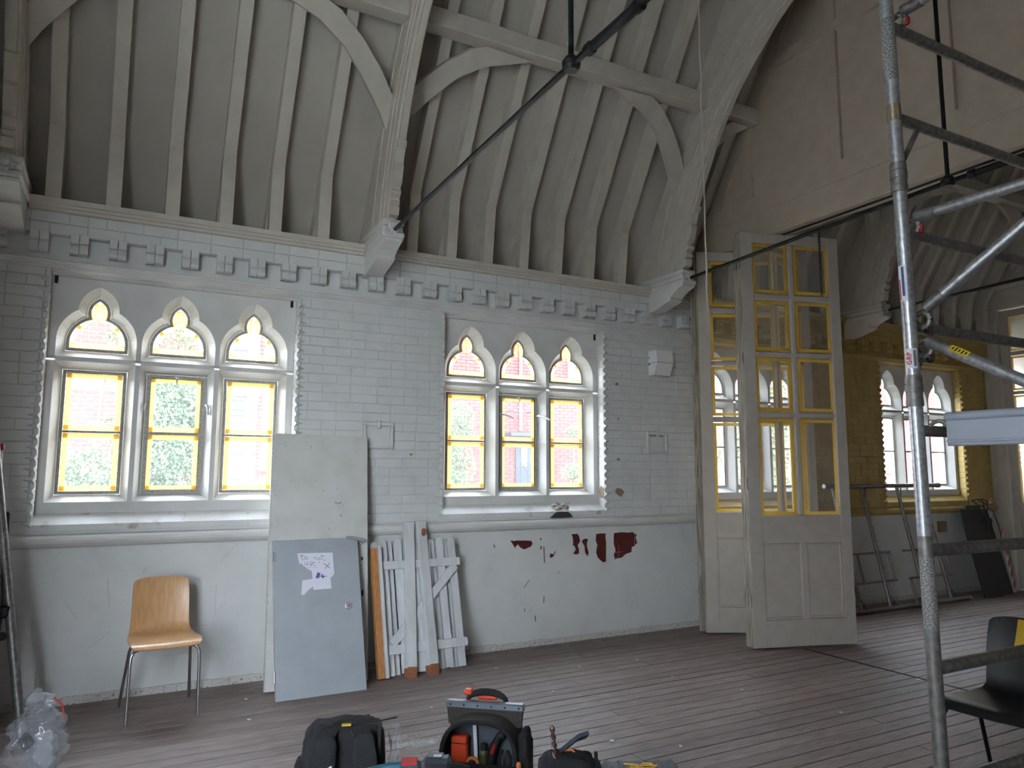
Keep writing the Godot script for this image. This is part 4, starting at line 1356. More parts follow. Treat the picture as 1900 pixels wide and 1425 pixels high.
# ---------- fittings on the wall ----------
func wall_fittings() -> void:
	var a := node("alarm_box", Vector3(4.89, 2.665, 0.0))
	tag(a, "small white wedge-fronted box on the wall by the doors", "box")
	var b := MB.new()
	var pr := [Vector2(0.0, -0.125), Vector2(0.085, -0.125), Vector2(0.145, 0.0), Vector2(0.125, 0.125), Vector2(0.0, 0.125)]
	b.sweep_x(pr, -0.105, 0.105)
	obj("housing", b, M.boxwhite, a)
	var sm := MB.new()
	sm.bx(-0.106, 0.106, -0.003, 0.001, 0.0, 0.1462)
	obj("seam", sm, M.scuff, a)
	var sc := MB.new()
	sc.bx(-0.1085, -0.104, -0.02, 0.0, 0.01, 0.025)
	sc.bx(-0.1085, -0.104, 0.05, 0.06, 0.01, 0.02)
	obj("screws", sc, M.dark, a)
	for k in 2:
		var v := node("wall_vent", Vector3([1.925, 4.868][k], 1.855, 0.0))
		tag(v, ["square painted vent frame on the brick pier between the windows", "square painted vent frame on the wall near the doors"][k], "vent", "painted wall vents")
		var f := MB.new()
		for q in [[-0.13, 0.13, 0.078, 0.108], [-0.13, 0.13, -0.108, -0.09]]: f.bx(q[0], q[1], q[2], q[3], -0.012, 0.026, 0.004)
		for q in [[-0.13, -0.105], [0.105, 0.13]]: f.bx(q[0], q[1], -0.09, 0.078, -0.012, 0.0255, 0.004)
		obj("frame", f, M.brick, v)
		var pl := MB.new()
		pl.box(Vector3(0, -0.014, -0.002), Vector3(0.205, 0.15, 0.012), 0.002, Basis(Vector3.RIGHT, 0.05))
		obj("flap", pl, M.brick, v)
		var lt := MB.new()
		lt.bx(-0.012, 0.012, 0.055, 0.125, 0.0, 0.034, 0.004)
		obj("latch", lt, M.brick, v)
		if k == 1:
			var sl := MB.new()
			sl.bx(-0.095, 0.085, 0.062, 0.072, 0.004, 0.0065)
			obj("dark_slot", sl, M.scuff, v)
	# old red paint showing where the white has flaked: real flakes standing off the wall face
	var fl := wall_node
	var P := [[[3.18, 0.942], [3.22, 0.935], [3.26, 0.938], [3.40, 0.930], [3.41, 0.90], [3.39, 0.876], [3.35, 0.862], [3.32, 0.855], [3.29, 0.872], [3.26, 0.905], [3.23, 0.872]],
		[[3.835, 0.975], [3.90, 0.977], [3.92, 0.955], [3.93, 0.91], [3.905, 0.875], [3.905, 0.86], [3.918, 0.80], [3.89, 0.782], [3.852, 0.79], [3.88, 0.83], [3.86, 0.868], [3.845, 0.872], [3.852, 0.91]],
		[[3.95, 0.905], [3.985, 0.925], [4.02, 0.918], [4.005, 0.86], [4.025, 0.80], [4.01, 0.762], [3.985, 0.80], [3.98, 0.86]],
		[[4.115, 0.965], [4.228, 0.966], [4.222, 0.93], [4.23, 0.87], [4.225, 0.70], [4.19, 0.695], [4.13, 0.745], [4.112, 0.79], [4.128, 0.86], [4.108, 0.91]],
		[[4.325, 0.967], [4.42, 0.972], [4.55, 0.968], [4.60, 0.94], [4.585, 0.92], [4.605, 0.86], [4.57, 0.835], [4.54, 0.828], [4.53, 0.775], [4.46, 0.76], [4.40, 0.725], [4.33, 0.716], [4.318, 0.76], [4.34, 0.80], [4.32, 0.86]],
		[[3.60, 0.81], [3.64, 0.80], [3.66, 0.83], [3.63, 0.775], [3.595, 0.77]], [[3.49, 0.955], [3.505, 0.945], [3.50, 0.93]], [[3.495, 0.88], [3.51, 0.875], [3.505, 0.85], [3.492, 0.855]], [[3.69, 0.83], [3.70, 0.82], [3.695, 0.79], [3.685, 0.80]]]
	for q in P:
		var pl := PackedVector2Array()
		for i in q.size():
			var u := Vector2(q[i][0], q[i][1]); var w := Vector2(q[(i + 1) % q.size()][0], q[(i + 1) % q.size()][1])
			pl.append(u)
			pl.append((u + w) / 2 + Vector2(rng.randf_range(-0.006, 0.006), rng.randf_range(-0.006, 0.006)))
		if Geometry2D.triangulate_polygon(pl).is_empty(): continue
		var m := MB.new()
		m.prism(pl, 0.0012, Transform3D(Basis.IDENTITY, Vector3(0, 0, -0.0041)))
		obj("red_paint_patch", m, M.oxide, fl).set_meta("label", "dark red old paint bared by flaked white")
	# broken plaster and fixings
	var ho := wall_node
	var nt := MB.new()
	nt.prism(PackedVector2Array([Vector2(3.60, 1.132), Vector2(3.70, 1.128), Vector2(3.80, 1.130), Vector2(3.845, 1.134), Vector2(3.82, 1.165), Vector2(3.79, 1.183), Vector2(3.70, 1.186), Vector2(3.655, 1.180), Vector2(3.63, 1.160)]), 0.012, Transform3D(Basis.IDENTITY, Vector3(0, 0, -0.004)))
	obj("bared_notch", nt, M.charcoal, ho)
	rng.seed = 44
	for i in 9:
		var rb := MB.new()
		var x := rng.randf_range(3.66, 3.83)
		var zz := rng.randf_range(-0.075, -0.01)
		rb.box(Vector3(x, 1.2 - zz * 0.72 + 0.006, zz), Vector3(rng.randf_range(0.02, 0.06), 0.02, 0.03), 0.005, Basis.from_euler(Vector3(rng.randf_range(-0.4, 0.8), rng.randf_range(-0.6, 0.6), rng.randf_range(-0.5, 0.5))))
		obj("rubble", rb, M.rough_white if i % 3 > 0 else M.rough_brick, ho)
	var rc := MB.new()
	rc.prism(PackedVector2Array([Vector2(0.005, 1.30), Vector2(0.07, 1.31), Vector2(0.085, 1.37), Vector2(0.05, 1.42), Vector2(0.01, 1.40)]), 0.004, Transform3D(Basis(Vector3(0, 0, -1), Vector3.UP, Vector3(1, 0, 0)), Vector3(4.208, 0, 0)))
	obj("bared_reveal_brick", rc, M.rough_brick, ho)
	var hs := wall_node
	for q in [[4.40, 1.36, 0.055, 0.042], [4.38, 2.43, 0.02, 0.016], [4.385, 1.68, 0.022, 0.012], [4.39, 2.08, 0.006, 0.02], [4.63, 1.39, 0.005, 0.005], [2.22, 1.70, 0.018, 0.01], [4.70, 1.40, 0.005, 0.004]]:
		var pl := PackedVector2Array()
		for i in 9:
			var an := TAU * i / 9.0
			var r := rng.randf_range(0.75, 1.15)
			pl.append(Vector2(q[0] + cos(an) * q[2] * r, q[1] + sin(an) * q[3] * r))
		var m := MB.new()
		m.prism(pl, 0.003, Transform3D(Basis.IDENTITY, Vector3(0, 0, 0.0015)))
		obj("scar", m, M.rough_brick, hs)
	# scuffs and hairline scratches on the painted dado
	var sf := wall_node
	for q in [[3.535, 0.80, 0.012, 0.15, 0.05], [3.53, 0.40, 0.01, 0.06, -0.1], [3.44, 0.24, 0.012, 0.05, 0.1], [3.35, 0.55, 0.006, 0.09, -0.7], [3.40, 0.33, 0.004, 0.10, -0.75], [3.33, 0.32, 0.008, 0.03, 0.2], [3.69, 0.63, 0.006, 0.02, -0.3], [4.48, 0.55, 0.008, 0.008, 0.0], [4.52, 0.27, 0.004, 0.10, -0.5], [0.02, 0.72, 0.004, 0.20, 0.12], [-0.02, 0.40, 0.003, 0.16, -0.9], [0.24, 0.86, 0.006, 0.05, -0.7], [-0.2, 0.62, 0.003, 0.14, 0.6], [0.72, 0.62, 0.003, 0.22, 0.0], [0.62, 0.44, 0.003, 0.12, 1.5], [0.80, 0.95, 0.003, 0.18, -0.75], [0.76, 0.56, 0.003, 0.10, -0.7], [3.02, 0.9, 0.012, 0.03, 0.3]]:
		var m := MB.new()
		m.box(Vector3(q[0], q[1], -0.0036), Vector3(q[2], q[3], 0.0012), 0.0004, Basis(Vector3.BACK, q[4]))
		obj("scuff", m, M.scuff if q[0] > 3.0 and q[2] > 0.005 else M.scratch, sf)
	for q in [[2.06, 3.23, 0.022, 0.05], [4.62, 3.24, 0.016, 0.02], [5.32, 3.2, 0.03, 0.035]]:
		var m := MB.new()
		m.box(Vector3(q[0], q[1], 0.0585), Vector3(q[2], q[3], 0.006), 0.002)
		m.box(Vector3(q[0] + 0.004, q[1] - q[3] * 0.9, 0.0585), Vector3(q[2] * 0.7, q[3] * 0.5, 0.006), 0.002)
		obj("fixing_hole", m, M.oxide, hs)
	# bolts in the top corners of the window recess
	for k in 3:
		var c: Vector3 = [Vector3(-0.435, 2.91, -0.098), Vector3(1.205, 2.91, -0.098), Vector3(4.185, 2.90, -0.098)][k]
		var m := MB.new()
		for s in [-0.018, 0.018]:
			m.lathe([Vector2(0, 0), Vector2(0.009, 0), Vector2(0.007, 0.012), Vector2(0, 0.014)], 8, Transform3D(Basis(Vector3.RIGHT, PI / 2), c + Vector3(0, s, 0)))
		m.box(c + Vector3(0, 0, 0.002), Vector3(0.022, 0.06, 0.004), 0.001)
		obj("bolted_plate", m, M.dark, wall_node)
	# loose cord hanging from the roof
	var cd := node("rope", Vector3(4.2, 2.9, 1.5))
	tag(cd, "thin pale frayed cord hanging straight down from the roof", "cord")
	var pth: Array = []
	for i in 30:
		pth.append(Vector3(0.003 * sin(i * 1.3), 3.2 - i * 0.11, 0.003 * cos(i * 1.7)))
	var c1 := MB.new()
	c1.tube(pth, 0.0075, 6)
	obj("string", c1, M.cord, cd)
	var c2 := MB.new()
	for i in 6:
		c2.tube([Vector3(0, 0.02, 0), Vector3(0.012 * cos(i * 1.1), -0.03, 0.012 * sin(i * 1.1)), Vector3(0.022 * cos(i * 1.1), -0.08 - 0.01 * i, 0.02 * sin(i * 1.1))], 0.002, 5)
	obj("frayed_end", c2, M.cord, cd)
	var chn := node("hanging_chain", Vector3(4.83, 2.90, 2.1))
	tag(chn, "short dark chain hanging from the tie rod before the doors", "chain")
	var lk := MB.new()
	for i in 20:
		var pa: Array = []
		for j in 9:
			var an := TAU * j / 8.0
			var v := Vector3(cos(an) * 0.008, sin(an) * 0.017, 0)
			if i % 2 == 1: v = Vector3(0, v.y, v.x)
			pa.append(v + Vector3(0, 0.56 - i * 0.027, 0))
		lk.tube(pa, 0.0032, 5, false)
	obj("links", lk, M.iron, chn)

# ---------- scaffold tower ----------
func scaffold() -> void:
	var t := node("scaffold_tower", Vector3(2.66, 0, 4.217))
	tag(t, "aluminium scaffold tower standing in the right foreground", "scaffold")
	var dx := func(y: float) -> float: return 0.03 - 0.0155 * y
	var R := 0.0254
	var up := MB.new()
	up.tube([Vector3(dx.call(0.1), 0.1, 0), Vector3(dx.call(1.32), 1.32, 0)], R, 20)
	obj("upright", up, M.alu_dull, t)
	var up2 := MB.new()
	up2.tube([Vector3(dx.call(1.32), 1.32, 0), Vector3(dx.call(3.1), 3.1, 0)], R, 20)
	up2.tube([Vector3(dx.call(3.36), 3.36, 0), Vector3(dx.call(3.9), 3.9, 0)], R, 20)
	obj("upright", up2, M.alu, t)
	var ps := MB.new()
	ps.tube([Vector3(dx.call(3.1), 3.1, 0), Vector3(dx.call(3.36), 3.36, 0)], R + 0.0006, 20)
	obj("paint_splashed_sleeve", ps, M.splash, t)
	var ps2 := MB.new()
	ps2.tube([Vector3(dx.call(0.98), 0.98, 0), Vector3(dx.call(1.24), 1.24, 0)], R + 0.0005, 20)
	obj("paint_splashed_sleeve", ps2, M.splash, t)
	# spigot couplings
	for y in [1.86, 2.70]:
		var c := MB.new()
		for q in [[-0.045, 0.031, 0.012], [-0.02, 0.0295, 0.012], [0.01, 0.032, 0.014], [0.04, 0.0305, 0.012]]:
			c.tube([Vector3(dx.call(y), y + q[0] - q[2], 0), Vector3(dx.call(y), y + q[0] + q[2], 0)], q[1], 18)
		c.tube([Vector3(dx.call(y), y - 0.06, 0), Vector3(dx.call(y), y + 0.06, 0)], 0.028, 18)
		obj("coupling", c, M.alu_dull, t)
	# other uprights of the tower
	for q in [[1.35, 0.0], [0.0, 1.42], [1.35, 1.42]]:
		var u := MB.new()
		u.tube([Vector3(q[0] + 0.02, 0.1, q[1]), Vector3(q[0] - 0.02, 3.9, q[1])], R, 14)
		obj("upright", u, M.alu_dull, t)
	for q in [[0.0, 0.0], [1.35, 0.0], [0.0, 1.42], [1.35, 1.42]]:
		var w := MB.new()
		w.lathe([Vector2(0, -0.02), Vector2(0.06, -0.02), Vector2(0.075, -0.012), Vector2(0.075, 0.012), Vector2(0.06, 0.02), Vector2(0, 0.02)], 18, Transform3D(Basis(Vector3.RIGHT, PI / 2), Vector3(q[0] + 0.03, 0.075, q[1])))
		w.tube([Vector3(q[0] + 0.03, 0.08, q[1]), Vector3(q[0] + 0.03, 0.18, q[1])], 0.02, 10)
		obj("castor", w, M.dark, t)
	# rungs run along x
	var rungs := [3.336, 2.95, 2.48, 2.11, 1.71, 1.265, 0.843, 0.44]
	for y in rungs:
		var r := MB.new()
		r.tube([Vector3(dx.call(y), y, 0), Vector3(1.35, y, 0)], 0.0215 if y > 1.5 else 0.024, 14)
		obj("rung", r, M.alu_dull, t)
		var r2 := MB.new()
		r2.tube([Vector3(0, y, 1.42), Vector3(1.35, y, 1.42)], 0.0215, 10)
		obj("rung", r2, M.alu_dull, t)
	for y in [2.95, 2.11]:
		var s := MB.new()
		s.tube([Vector3(0.01, y - 0.19, 0), Vector3(0.13, y - 0.015, 0)], 0.011, 10)
		obj("gusset", s, M.alu_dull, t)
	# braces run toward the viewer, each with a hooked claw and a trigger
	var br := [[Vector3(0.05, 3.41, 0.0), Vector3(0.05, 3.41, 1.42), true], [Vector3(0.05, 2.545, 0.0), Vector3(0.05, 2.545, 1.42), true], [Vector3(0.05, 2.17, 0.02), Vector3(0.05, 3.02, 1.42), false], [Vector3(0.05, 2.06, 0.02), Vector3(0.05, 1.25, 1.42), false]]
	for k in br.size():
		var a: Vector3 = br[k][0]; var b: Vector3 = br[k][1]
		var d := (b - a).normalized()
		var m := MB.new()
		m.tube([a + d * 0.07, b - d * 0.07], 0.0195 if k < 2 else 0.021, 16)
		obj("brace", m, M.alu, t)
		var c := MB.new()
		c.tube([a + d * 0.02, a + d * 0.10], 0.0235, 14)
		for j in 7:
			var an := deg_to_rad(-40 + j * 45)
			var an2 := deg_to_rad(-40 + (j + 1) * 45)
			c.tube([Vector3(a.x, a.y - 0.065 + cos(an) * 0.032, a.z + sin(an) * 0.032) + Vector3(0.0, 0.03, 0), Vector3(a.x, a.y - 0.065 + cos(an2) * 0.032, a.z + sin(an2) * 0.032) + Vector3(0, 0.03, 0)], 0.011, 8)
		obj("claw", c, M.alu_dull, t)
		if br[k][2]:
			var rd := MB.new()
			blob(rd, a + Vector3(0.0, -0.05, 0.035), Vector3(0.008, 0.018, 0.012), 0.6)
			obj("red_trigger", rd, M.redplastic, t)
		else:
			var rd := MB.new()
			for j in 9:
				var an := TAU * j / 8.0
				var an2 := TAU * (j + 1) / 8.0
				rd.tube([a + Vector3(0, -0.075 + cos(an) * 0.014, 0.02 + sin(an) * 0.014), a + Vector3(0, -0.075 + cos(an2) * 0.014, 0.02 + sin(an2) * 0.014)], 0.006, 6)
			obj("release_ring", rd, M.dark, t)
	# yellow maker's plate on the falling brace
	var yl := MB.new()
	var d4 := (br[3][1] - br[3][0]).normalized() as Vector3
	var base: Vector3 = br[3][0] + d4 * 0.155
	var nrm := Vector3(-0.78, 0.55, 0.3)
	nrm = (nrm - d4 * nrm.dot(d4)).normalized()
	yl.box(base + nrm * 0.0205, Vector3(0.075, 0.0025, 0.026), 0.001, Basis(d4, nrm, d4.cross(nrm)))
	obj("yellow_label", yl, M.yellowlabel, t)
	var ym := MB.new()
	for i in 5:
		ym.box(base + nrm * 0.0221 + d4 * (-0.026 + i * 0.013), Vector3(0.006, 0.0005, 0.012 if i % 2 == 0 else 0.018), 0.0, Basis(d4, nrm, d4.cross(nrm)))
	obj("label_print", ym, M.dark, t)
	# stickers wrapped on the upright
	var S := func(y0: float, y1: float, a0: float, a1: float, rr: float) -> MB:
		var m := MB.new()
		var g: Array = []
		for i in 2:
			var y: float = [y0, y1][i]
			var row: Array = []
			for j in 9:
				var an := lerpf(a0, a1, j / 8.0)
				row.append(Vector3(dx.call(y) + cos(an) * rr, y, sin(an) * rr))
			g.append(row)
		m.sheet(g)
		return m
	# angle of the viewer as seen from the upright
	var va := atan2(5.94 - 4.217, 0.0 - 2.66)
	obj("white_sticker", S.call(2.205, 2.345, va - 0.1, va + 1.2, R + 0.0006), M.paper, t)
	obj("blue_print", S.call(2.225, 2.34, va + 0.25, va + 0.62, R + 0.0010), M.blueprint, t)
	obj("red_print", S.call(2.21, 2.29, va + 0.86, va + 1.1, R + 0.0010), M.redlabel, t)
	obj("white_sticker", S.call(1.945, 2.02, va - 0.75, va + 0.8, R + 0.0006), M.paper, t)
	obj("grey_print", S.call(1.952, 2.014, va - 0.6, va - 0.2, R + 0.0010), M.scuff, t)
	# red letters reading upward
	var tmh := TextMesh.new()
	tmh.text = "GRP"
	var fnt := SystemFont.new()
	fnt.font_names = PackedStringArray(["Droid Sans"])
	fnt.font_weight = 800
	tmh.font = fnt; tmh.font_size = 32; tmh.pixel_size = 0.0008; tmh.depth = 0.0006
	var lm := put("red_letters", tmh, M.redlabel, t)
	var vn := Vector3(cos(va + 0.35), 0, sin(va + 0.35))
	var upv := Vector3.UP
	# text runs up the tube, tops of letters to the viewer's left
	var leftv := vn.cross(upv).normalized()
	lm.transform = Transform3D(Basis(upv, leftv, upv.cross(leftv)), Vector3(dx.call(1.98), 1.982, 0) + vn * (R + 0.001))
	if lm.transform.basis.z.dot(vn) < 0.0:
		lm.transform = Transform3D(Basis(upv, -leftv, upv.cross(-leftv)), lm.transform.origin)
	var tp := S.call(2.93, 3.0, 0.0, TAU, R + 0.0015) as MB
	obj("tape_wrap", tp, M.tapebrown, t)
	# work deck at shoulder height
	var pf := MB.new()
	pf.bx(0.06, 0.66, 1.74, 1.765, 0.09, 1.6, 0.004)
	obj("deck_board", pf, M.deckwood, t)
	var ed := MB.new()
	ed.bx(0.045, 0.075, 1.65, 1.745, 0.085, 1.6, 0.003)
	ed.tube([Vector3(0.052, 1.758, 0.085), Vector3(0.052, 1.758, 1.6)], 0.017, 12)
	ed.bx(0.04, 0.05, 1.662, 1.672, 0.085, 1.6, 0.002)
	obj("deck_edge", ed, M.deckedge, t)
	var hk := MB.new()
	var hp: Array = []
	for j in 7:
		var an := PI * j / 6.0
		hp.append(Vector3(0.075, 1.71 + sin(an) * 0.036, 0.04 - cos(an) * 0.04))
	hk.tube(hp, 0.008, 8)
	obj("deck_hook", hk, M.alu, t)

# ---------- frames, boards and tape in the yellow room ----------
func far_room_things() -> void:
	for k in 2:
		var t := node("scaffold_ladder")
		var x0: float = [7.20, 8.32][k]
		lean(t, Vector3(x0, 0.03, 0.42 if k == 0 else 0.40), Vector3(1, 0, -0.02), Vector3(0.0, 1.375, -0.30))
		tag(t, ["dull aluminium scaffold frame leaning on the yellow wall nearest the doors", "dull aluminium scaffold frame leaning beneath the far yellow window"][k], "scaffold frame", "spare scaffold frames")
		var H := 1.40
		var W := 1.08
		for y in [0.0, H]:
			var m := MB.new()
			m.tube([Vector3(0, y, 0), Vector3(W, y, 0)], 0.0254, 12)
			m.tube([Vector3(W - 0.02, y, 0), Vector3(W + 0.03, y, 0)], 0.031, 12)
			obj("tube_end", m, M.alu_dull, t)
		for x in ([0.14, 0.66] if k == 0 else [0.22, 0.72]):
			var m := MB.new()
			m.tube([Vector3(x, 0, 0), Vector3(x, H, 0)], 0.021, 12)
			obj("stand", m, M.alu_dull, t)
			var g := MB.new()
			g.tube([Vector3(x, 0.16, 0), Vector3(x + 0.17, 0.0, 0)], 0.009, 8)
			g.tube([Vector3(x, H - 0.2, 0), Vector3(x + 0.09, H, 0)], 0.009, 8)
			obj("gusset", g, M.alu_dull, t)
		for y in [0.30, 0.62]:
			var m := MB.new()
			m.tube([Vector3(0.02, y, 0), Vector3(0.9, y, 0)], 0.013, 10)
			obj("rung", m, M.alu_dull, t)
		for q in [[0.3, 0.3, 0.62], [0.86, 0.3, 0.62], [0.04, 0.0, 0.3]]:
			var m := MB.new()
			m.tube([Vector3(q[0], q[1], 0), Vector3(q[0], q[2], 0)], 0.013, 10)
			obj("spacer", m, M.alu_dull, t)
	# dark boards leaning at the far end of the wall
	for k in 3:
		var t := node("dark_board")
		lean(t, Vector3(9.72 + k * 0.2, 0.0, 0.40 - k * 0.02), Vector3(1, 0, 0.08 - k * 0.05), Vector3(0.06 - k * 0.05, 1.1, -0.26))
		tag(t, ["front charcoal board leaning below the far window sill", "middle charcoal board leaning below the far window sill", "rear charcoal board leaning beside the striped post"][k], "board", "dark leaning boards")
		var m := MB.new()
		m.bx(0, [0.34, 0.3, 0.32][k], 0, [1.12, 1.16, 1.1][k], -0.02, 0.0, 0.003)
		obj("panel", m, M.charcoal, t)
	var cb := node("cable_bundle", Vector3(10.05, 1.12, 0.12))
	tag(cb, "tangled pink and dark cables draped over the charcoal boards", "cables")
	rng.seed = 8
	for k in 7:
		var m := MB.new()
		var pth: Array = []
		var x := rng.randf_range(-0.18, 0.25)
		for i in 9:
			var f := i / 8.0
			pth.append(Vector3(x + f * rng.randf_range(0.25, 0.45) + 0.03 * sin(f * 9 + k), 0.08 - f * f * rng.randf_range(0.3, 0.75) + 0.03 * sin(f * 7 + k), 0.08 + 0.05 * sin(f * 5 + k * 2)))
		m.tube(pth, 0.007, 6)
		obj("cable", m, [M.dark, M.pinkcable, M.charcoal][k % 3], cb)
	var hz := node("striped_post")
	lean(hz, Vector3(10.52, 0.0, 0.33), Vector3(1, 0, -0.3), Vector3(-0.04, 1.0, -0.14))
	tag(hz, "red and white striped barrier post leaning in the far corner", "barrier post")
	var rd := MB.new()
	rd.bx(0, 0.11, 0, 0.85, -0.02, 0.0, 0.002)
	obj("white_board", rd, M.trim, hz)
	for i in 6:
		var m := MB.new()
		m.prism(PackedVector2Array([Vector2(0.0, 0.03 + i * 0.14), Vector2(0.11, 0.09 + i * 0.14), Vector2(0.11, 0.16 + i * 0.14), Vector2(0.0, 0.10 + i * 0.14)]), 0.0015)
		obj("red_stripe", m, M.redlabel, hz)
	# stained patch and meter plate on the dado
	var sp := node("socket_plate", Vector3(9.56, 0.86, -0.004))
	tag(sp, "grubby square plate on the far lower wall", "wall plate")
	var m2 := MB.new()
	m2.bx(-0.09, 0.09, -0.07, 0.07, 0, 0.02, 0.004)
	obj("plate", m2, M.rough_brick, sp)

# ---------- left corner ----------
func corner_things() -> void:
	var a := node("metal_pole", Vector3(-0.38, 0, 0.62))
	tag(a, "long pale metal tube leaning in the left corner", "pole")
	var m := MB.new()
	m.tube([Vector3(0, 0, 0), Vector3(-0.235, 1.45, -0.20), Vector3(-0.30, 1.85, -0.26)], 0.027, 14)
	obj("tube", m, M.alu_dull, a)
	var cp := MB.new()
	cp.tube([Vector3(-0.001, 0.0, 0.0), Vector3(-0.012, 0.07, -0.01)], 0.030, 14)
	obj("end_collar", cp, M.alu, a)
	var b := node("extension_pole", Vector3(-0.60, 0, 0.42))
	tag(b, "thin white extension pole with a red cap at the left edge", "pole")
	var m2 := MB.new()
	m2.tube([Vector3(0, 0, 0), Vector3(-0.03, 1.68, -0.10)], 0.012, 12)
	obj("tube", m2, M.trim, b)
	var m3 := MB.new()
	m3.tube([Vector3(-0.03, 1.68, -0.10), Vector3(-0.031, 1.72, -0.102)], 0.018, 12)
	obj("red_cap", m3, M.redplastic, b)
	var m4 := MB.new()
	m4.bx(0.0, 0.05, 1.16, 1.30, -0.11, -0.06, 0.008)
	obj("black_clamp", m4, M.dark, b)
	var c := node("tool_case", Vector3(-0.74, 0, 0.5))
	tag(c, "tall black tool case standing behind the poles at left", "case")
	var m5 := MB.new()
	blob(m5, Vector3(0, 0.5, 0), Vector3(0.2, 0.5, 0.16), 0.35, Basis.IDENTITY, 0.02, 3)
	obj("body", m5, M.fabric, c)
	var m6 := MB.new()
	m6.bx(0.185, 0.255, 0.68, 0.76, -0.05, 0.05, 0.015)
	m6.bx(0.19, 0.235, 0.55, 0.6, -0.03, 0.03, 0.01)
	obj("latch", m6, M.dark, c)
	# clear plastic sack
	var p := node("plastic_sack", Vector3(-0.265, 0, 1.22))
	tag(p, "crumpled clear plastic sack on the floor at the left edge", "bag")
	var f := FastNoiseLite.new()
	f.seed = 4; f.frequency = 5.5; f.fractal_octaves = 3
	var g: Array = []
	for i in 26:
		var row: Array = []
		var v := i / 25.0
		for j in 37:
			var an := TAU * (j % 36) / 36.0
			var r := 0.125 * (0.72 + 0.34 * sin(PI * min(v * 1.15, 1.0))) * (1.0 - 0.72 * pow(v, 4.0))
			var q := Vector3(cos(an) * r, v * 0.40, sin(an) * r * 0.9)
			var d := Vector3(cos(an), 0.2, sin(an))
			q += d * (0.11 * (absf(f.get_noise_3dv(q * 1.1)) - 0.2) + 0.018 * f.get_noise_3dv(q * 4.0)) * clampf(v * 6.0, 0.0, 1.0)
			row.append(q)
		g.append(row)
	var m7 := MB.new()
	m7.sheet(g)
	obj("film", m7, M.film, p)
	var m8 := MB.new()
	blob(m8, Vector3(0.03, 0.1, 0.0), Vector3(0.06, 0.09, 0.05), 0.7, Basis.IDENTITY, 0.03, 12)
	obj("crumpled_wrapper", m8, M.greybag, p)
	var m9 := MB.new()
	m9.box(Vector3(-0.05, 0.17, 0.03), Vector3(0.06, 0.09, 0.04), 0.01, Basis.from_euler(Vector3(0.4, 0.5, 0.6)))
	obj("dark_scrap", m9, M.dark, p)
	var m10 := MB.new()
	m10.tube([Vector3(0.06, 0.36, -0.02), Vector3(0.1, 0.32, 0.0), Vector3(0.115, 0.25, 0.02)], 0.004, 6)
	obj("red_tie", m10, M.redlabel, p)

func things() -> void:
	folding_doors()
	far_partition()
	rng.seed = 21
	leaning_things()
	wall_fittings()
	scaffold()
	chair("plywood_chair", "light beech plywood chair with chrome legs by the window wall", M.beech, M.chrome, Vector3(0.35, 0, 0.45), 0.05)
	var bc := chair("black_chair", "black moulded chair with yellow tape behind the scaffold", M.blackshell, M.blackmetal, Vector3(3.80, 0, 3.85), -PI / 2 + 0.06)
	var tp := MB.new()
	strap(tp, [Vector3(-0.02, 0.825, -0.238), Vector3(-0.025, 0.74, -0.212), Vector3(-0.035, 0.665, -0.197)], 0.045, 0.0008, Vector3.RIGHT)
	obj("yellow_tape", tp, M.tape, bc)
	var rv := MB.new()
	rv.lathe([Vector2(0, 0), Vector2(0.012, 0), Vector2(0.009, 0.005), Vector2(0, 0.006)], 12, Transform3D(Basis(Vector3.RIGHT, 0.6), Vector3(0.08, 0.482, -0.145)))
	obj("rivet", rv, M.chrome, bc)
	far_room_things()
	corner_things()
	foreground_things()
	outside()

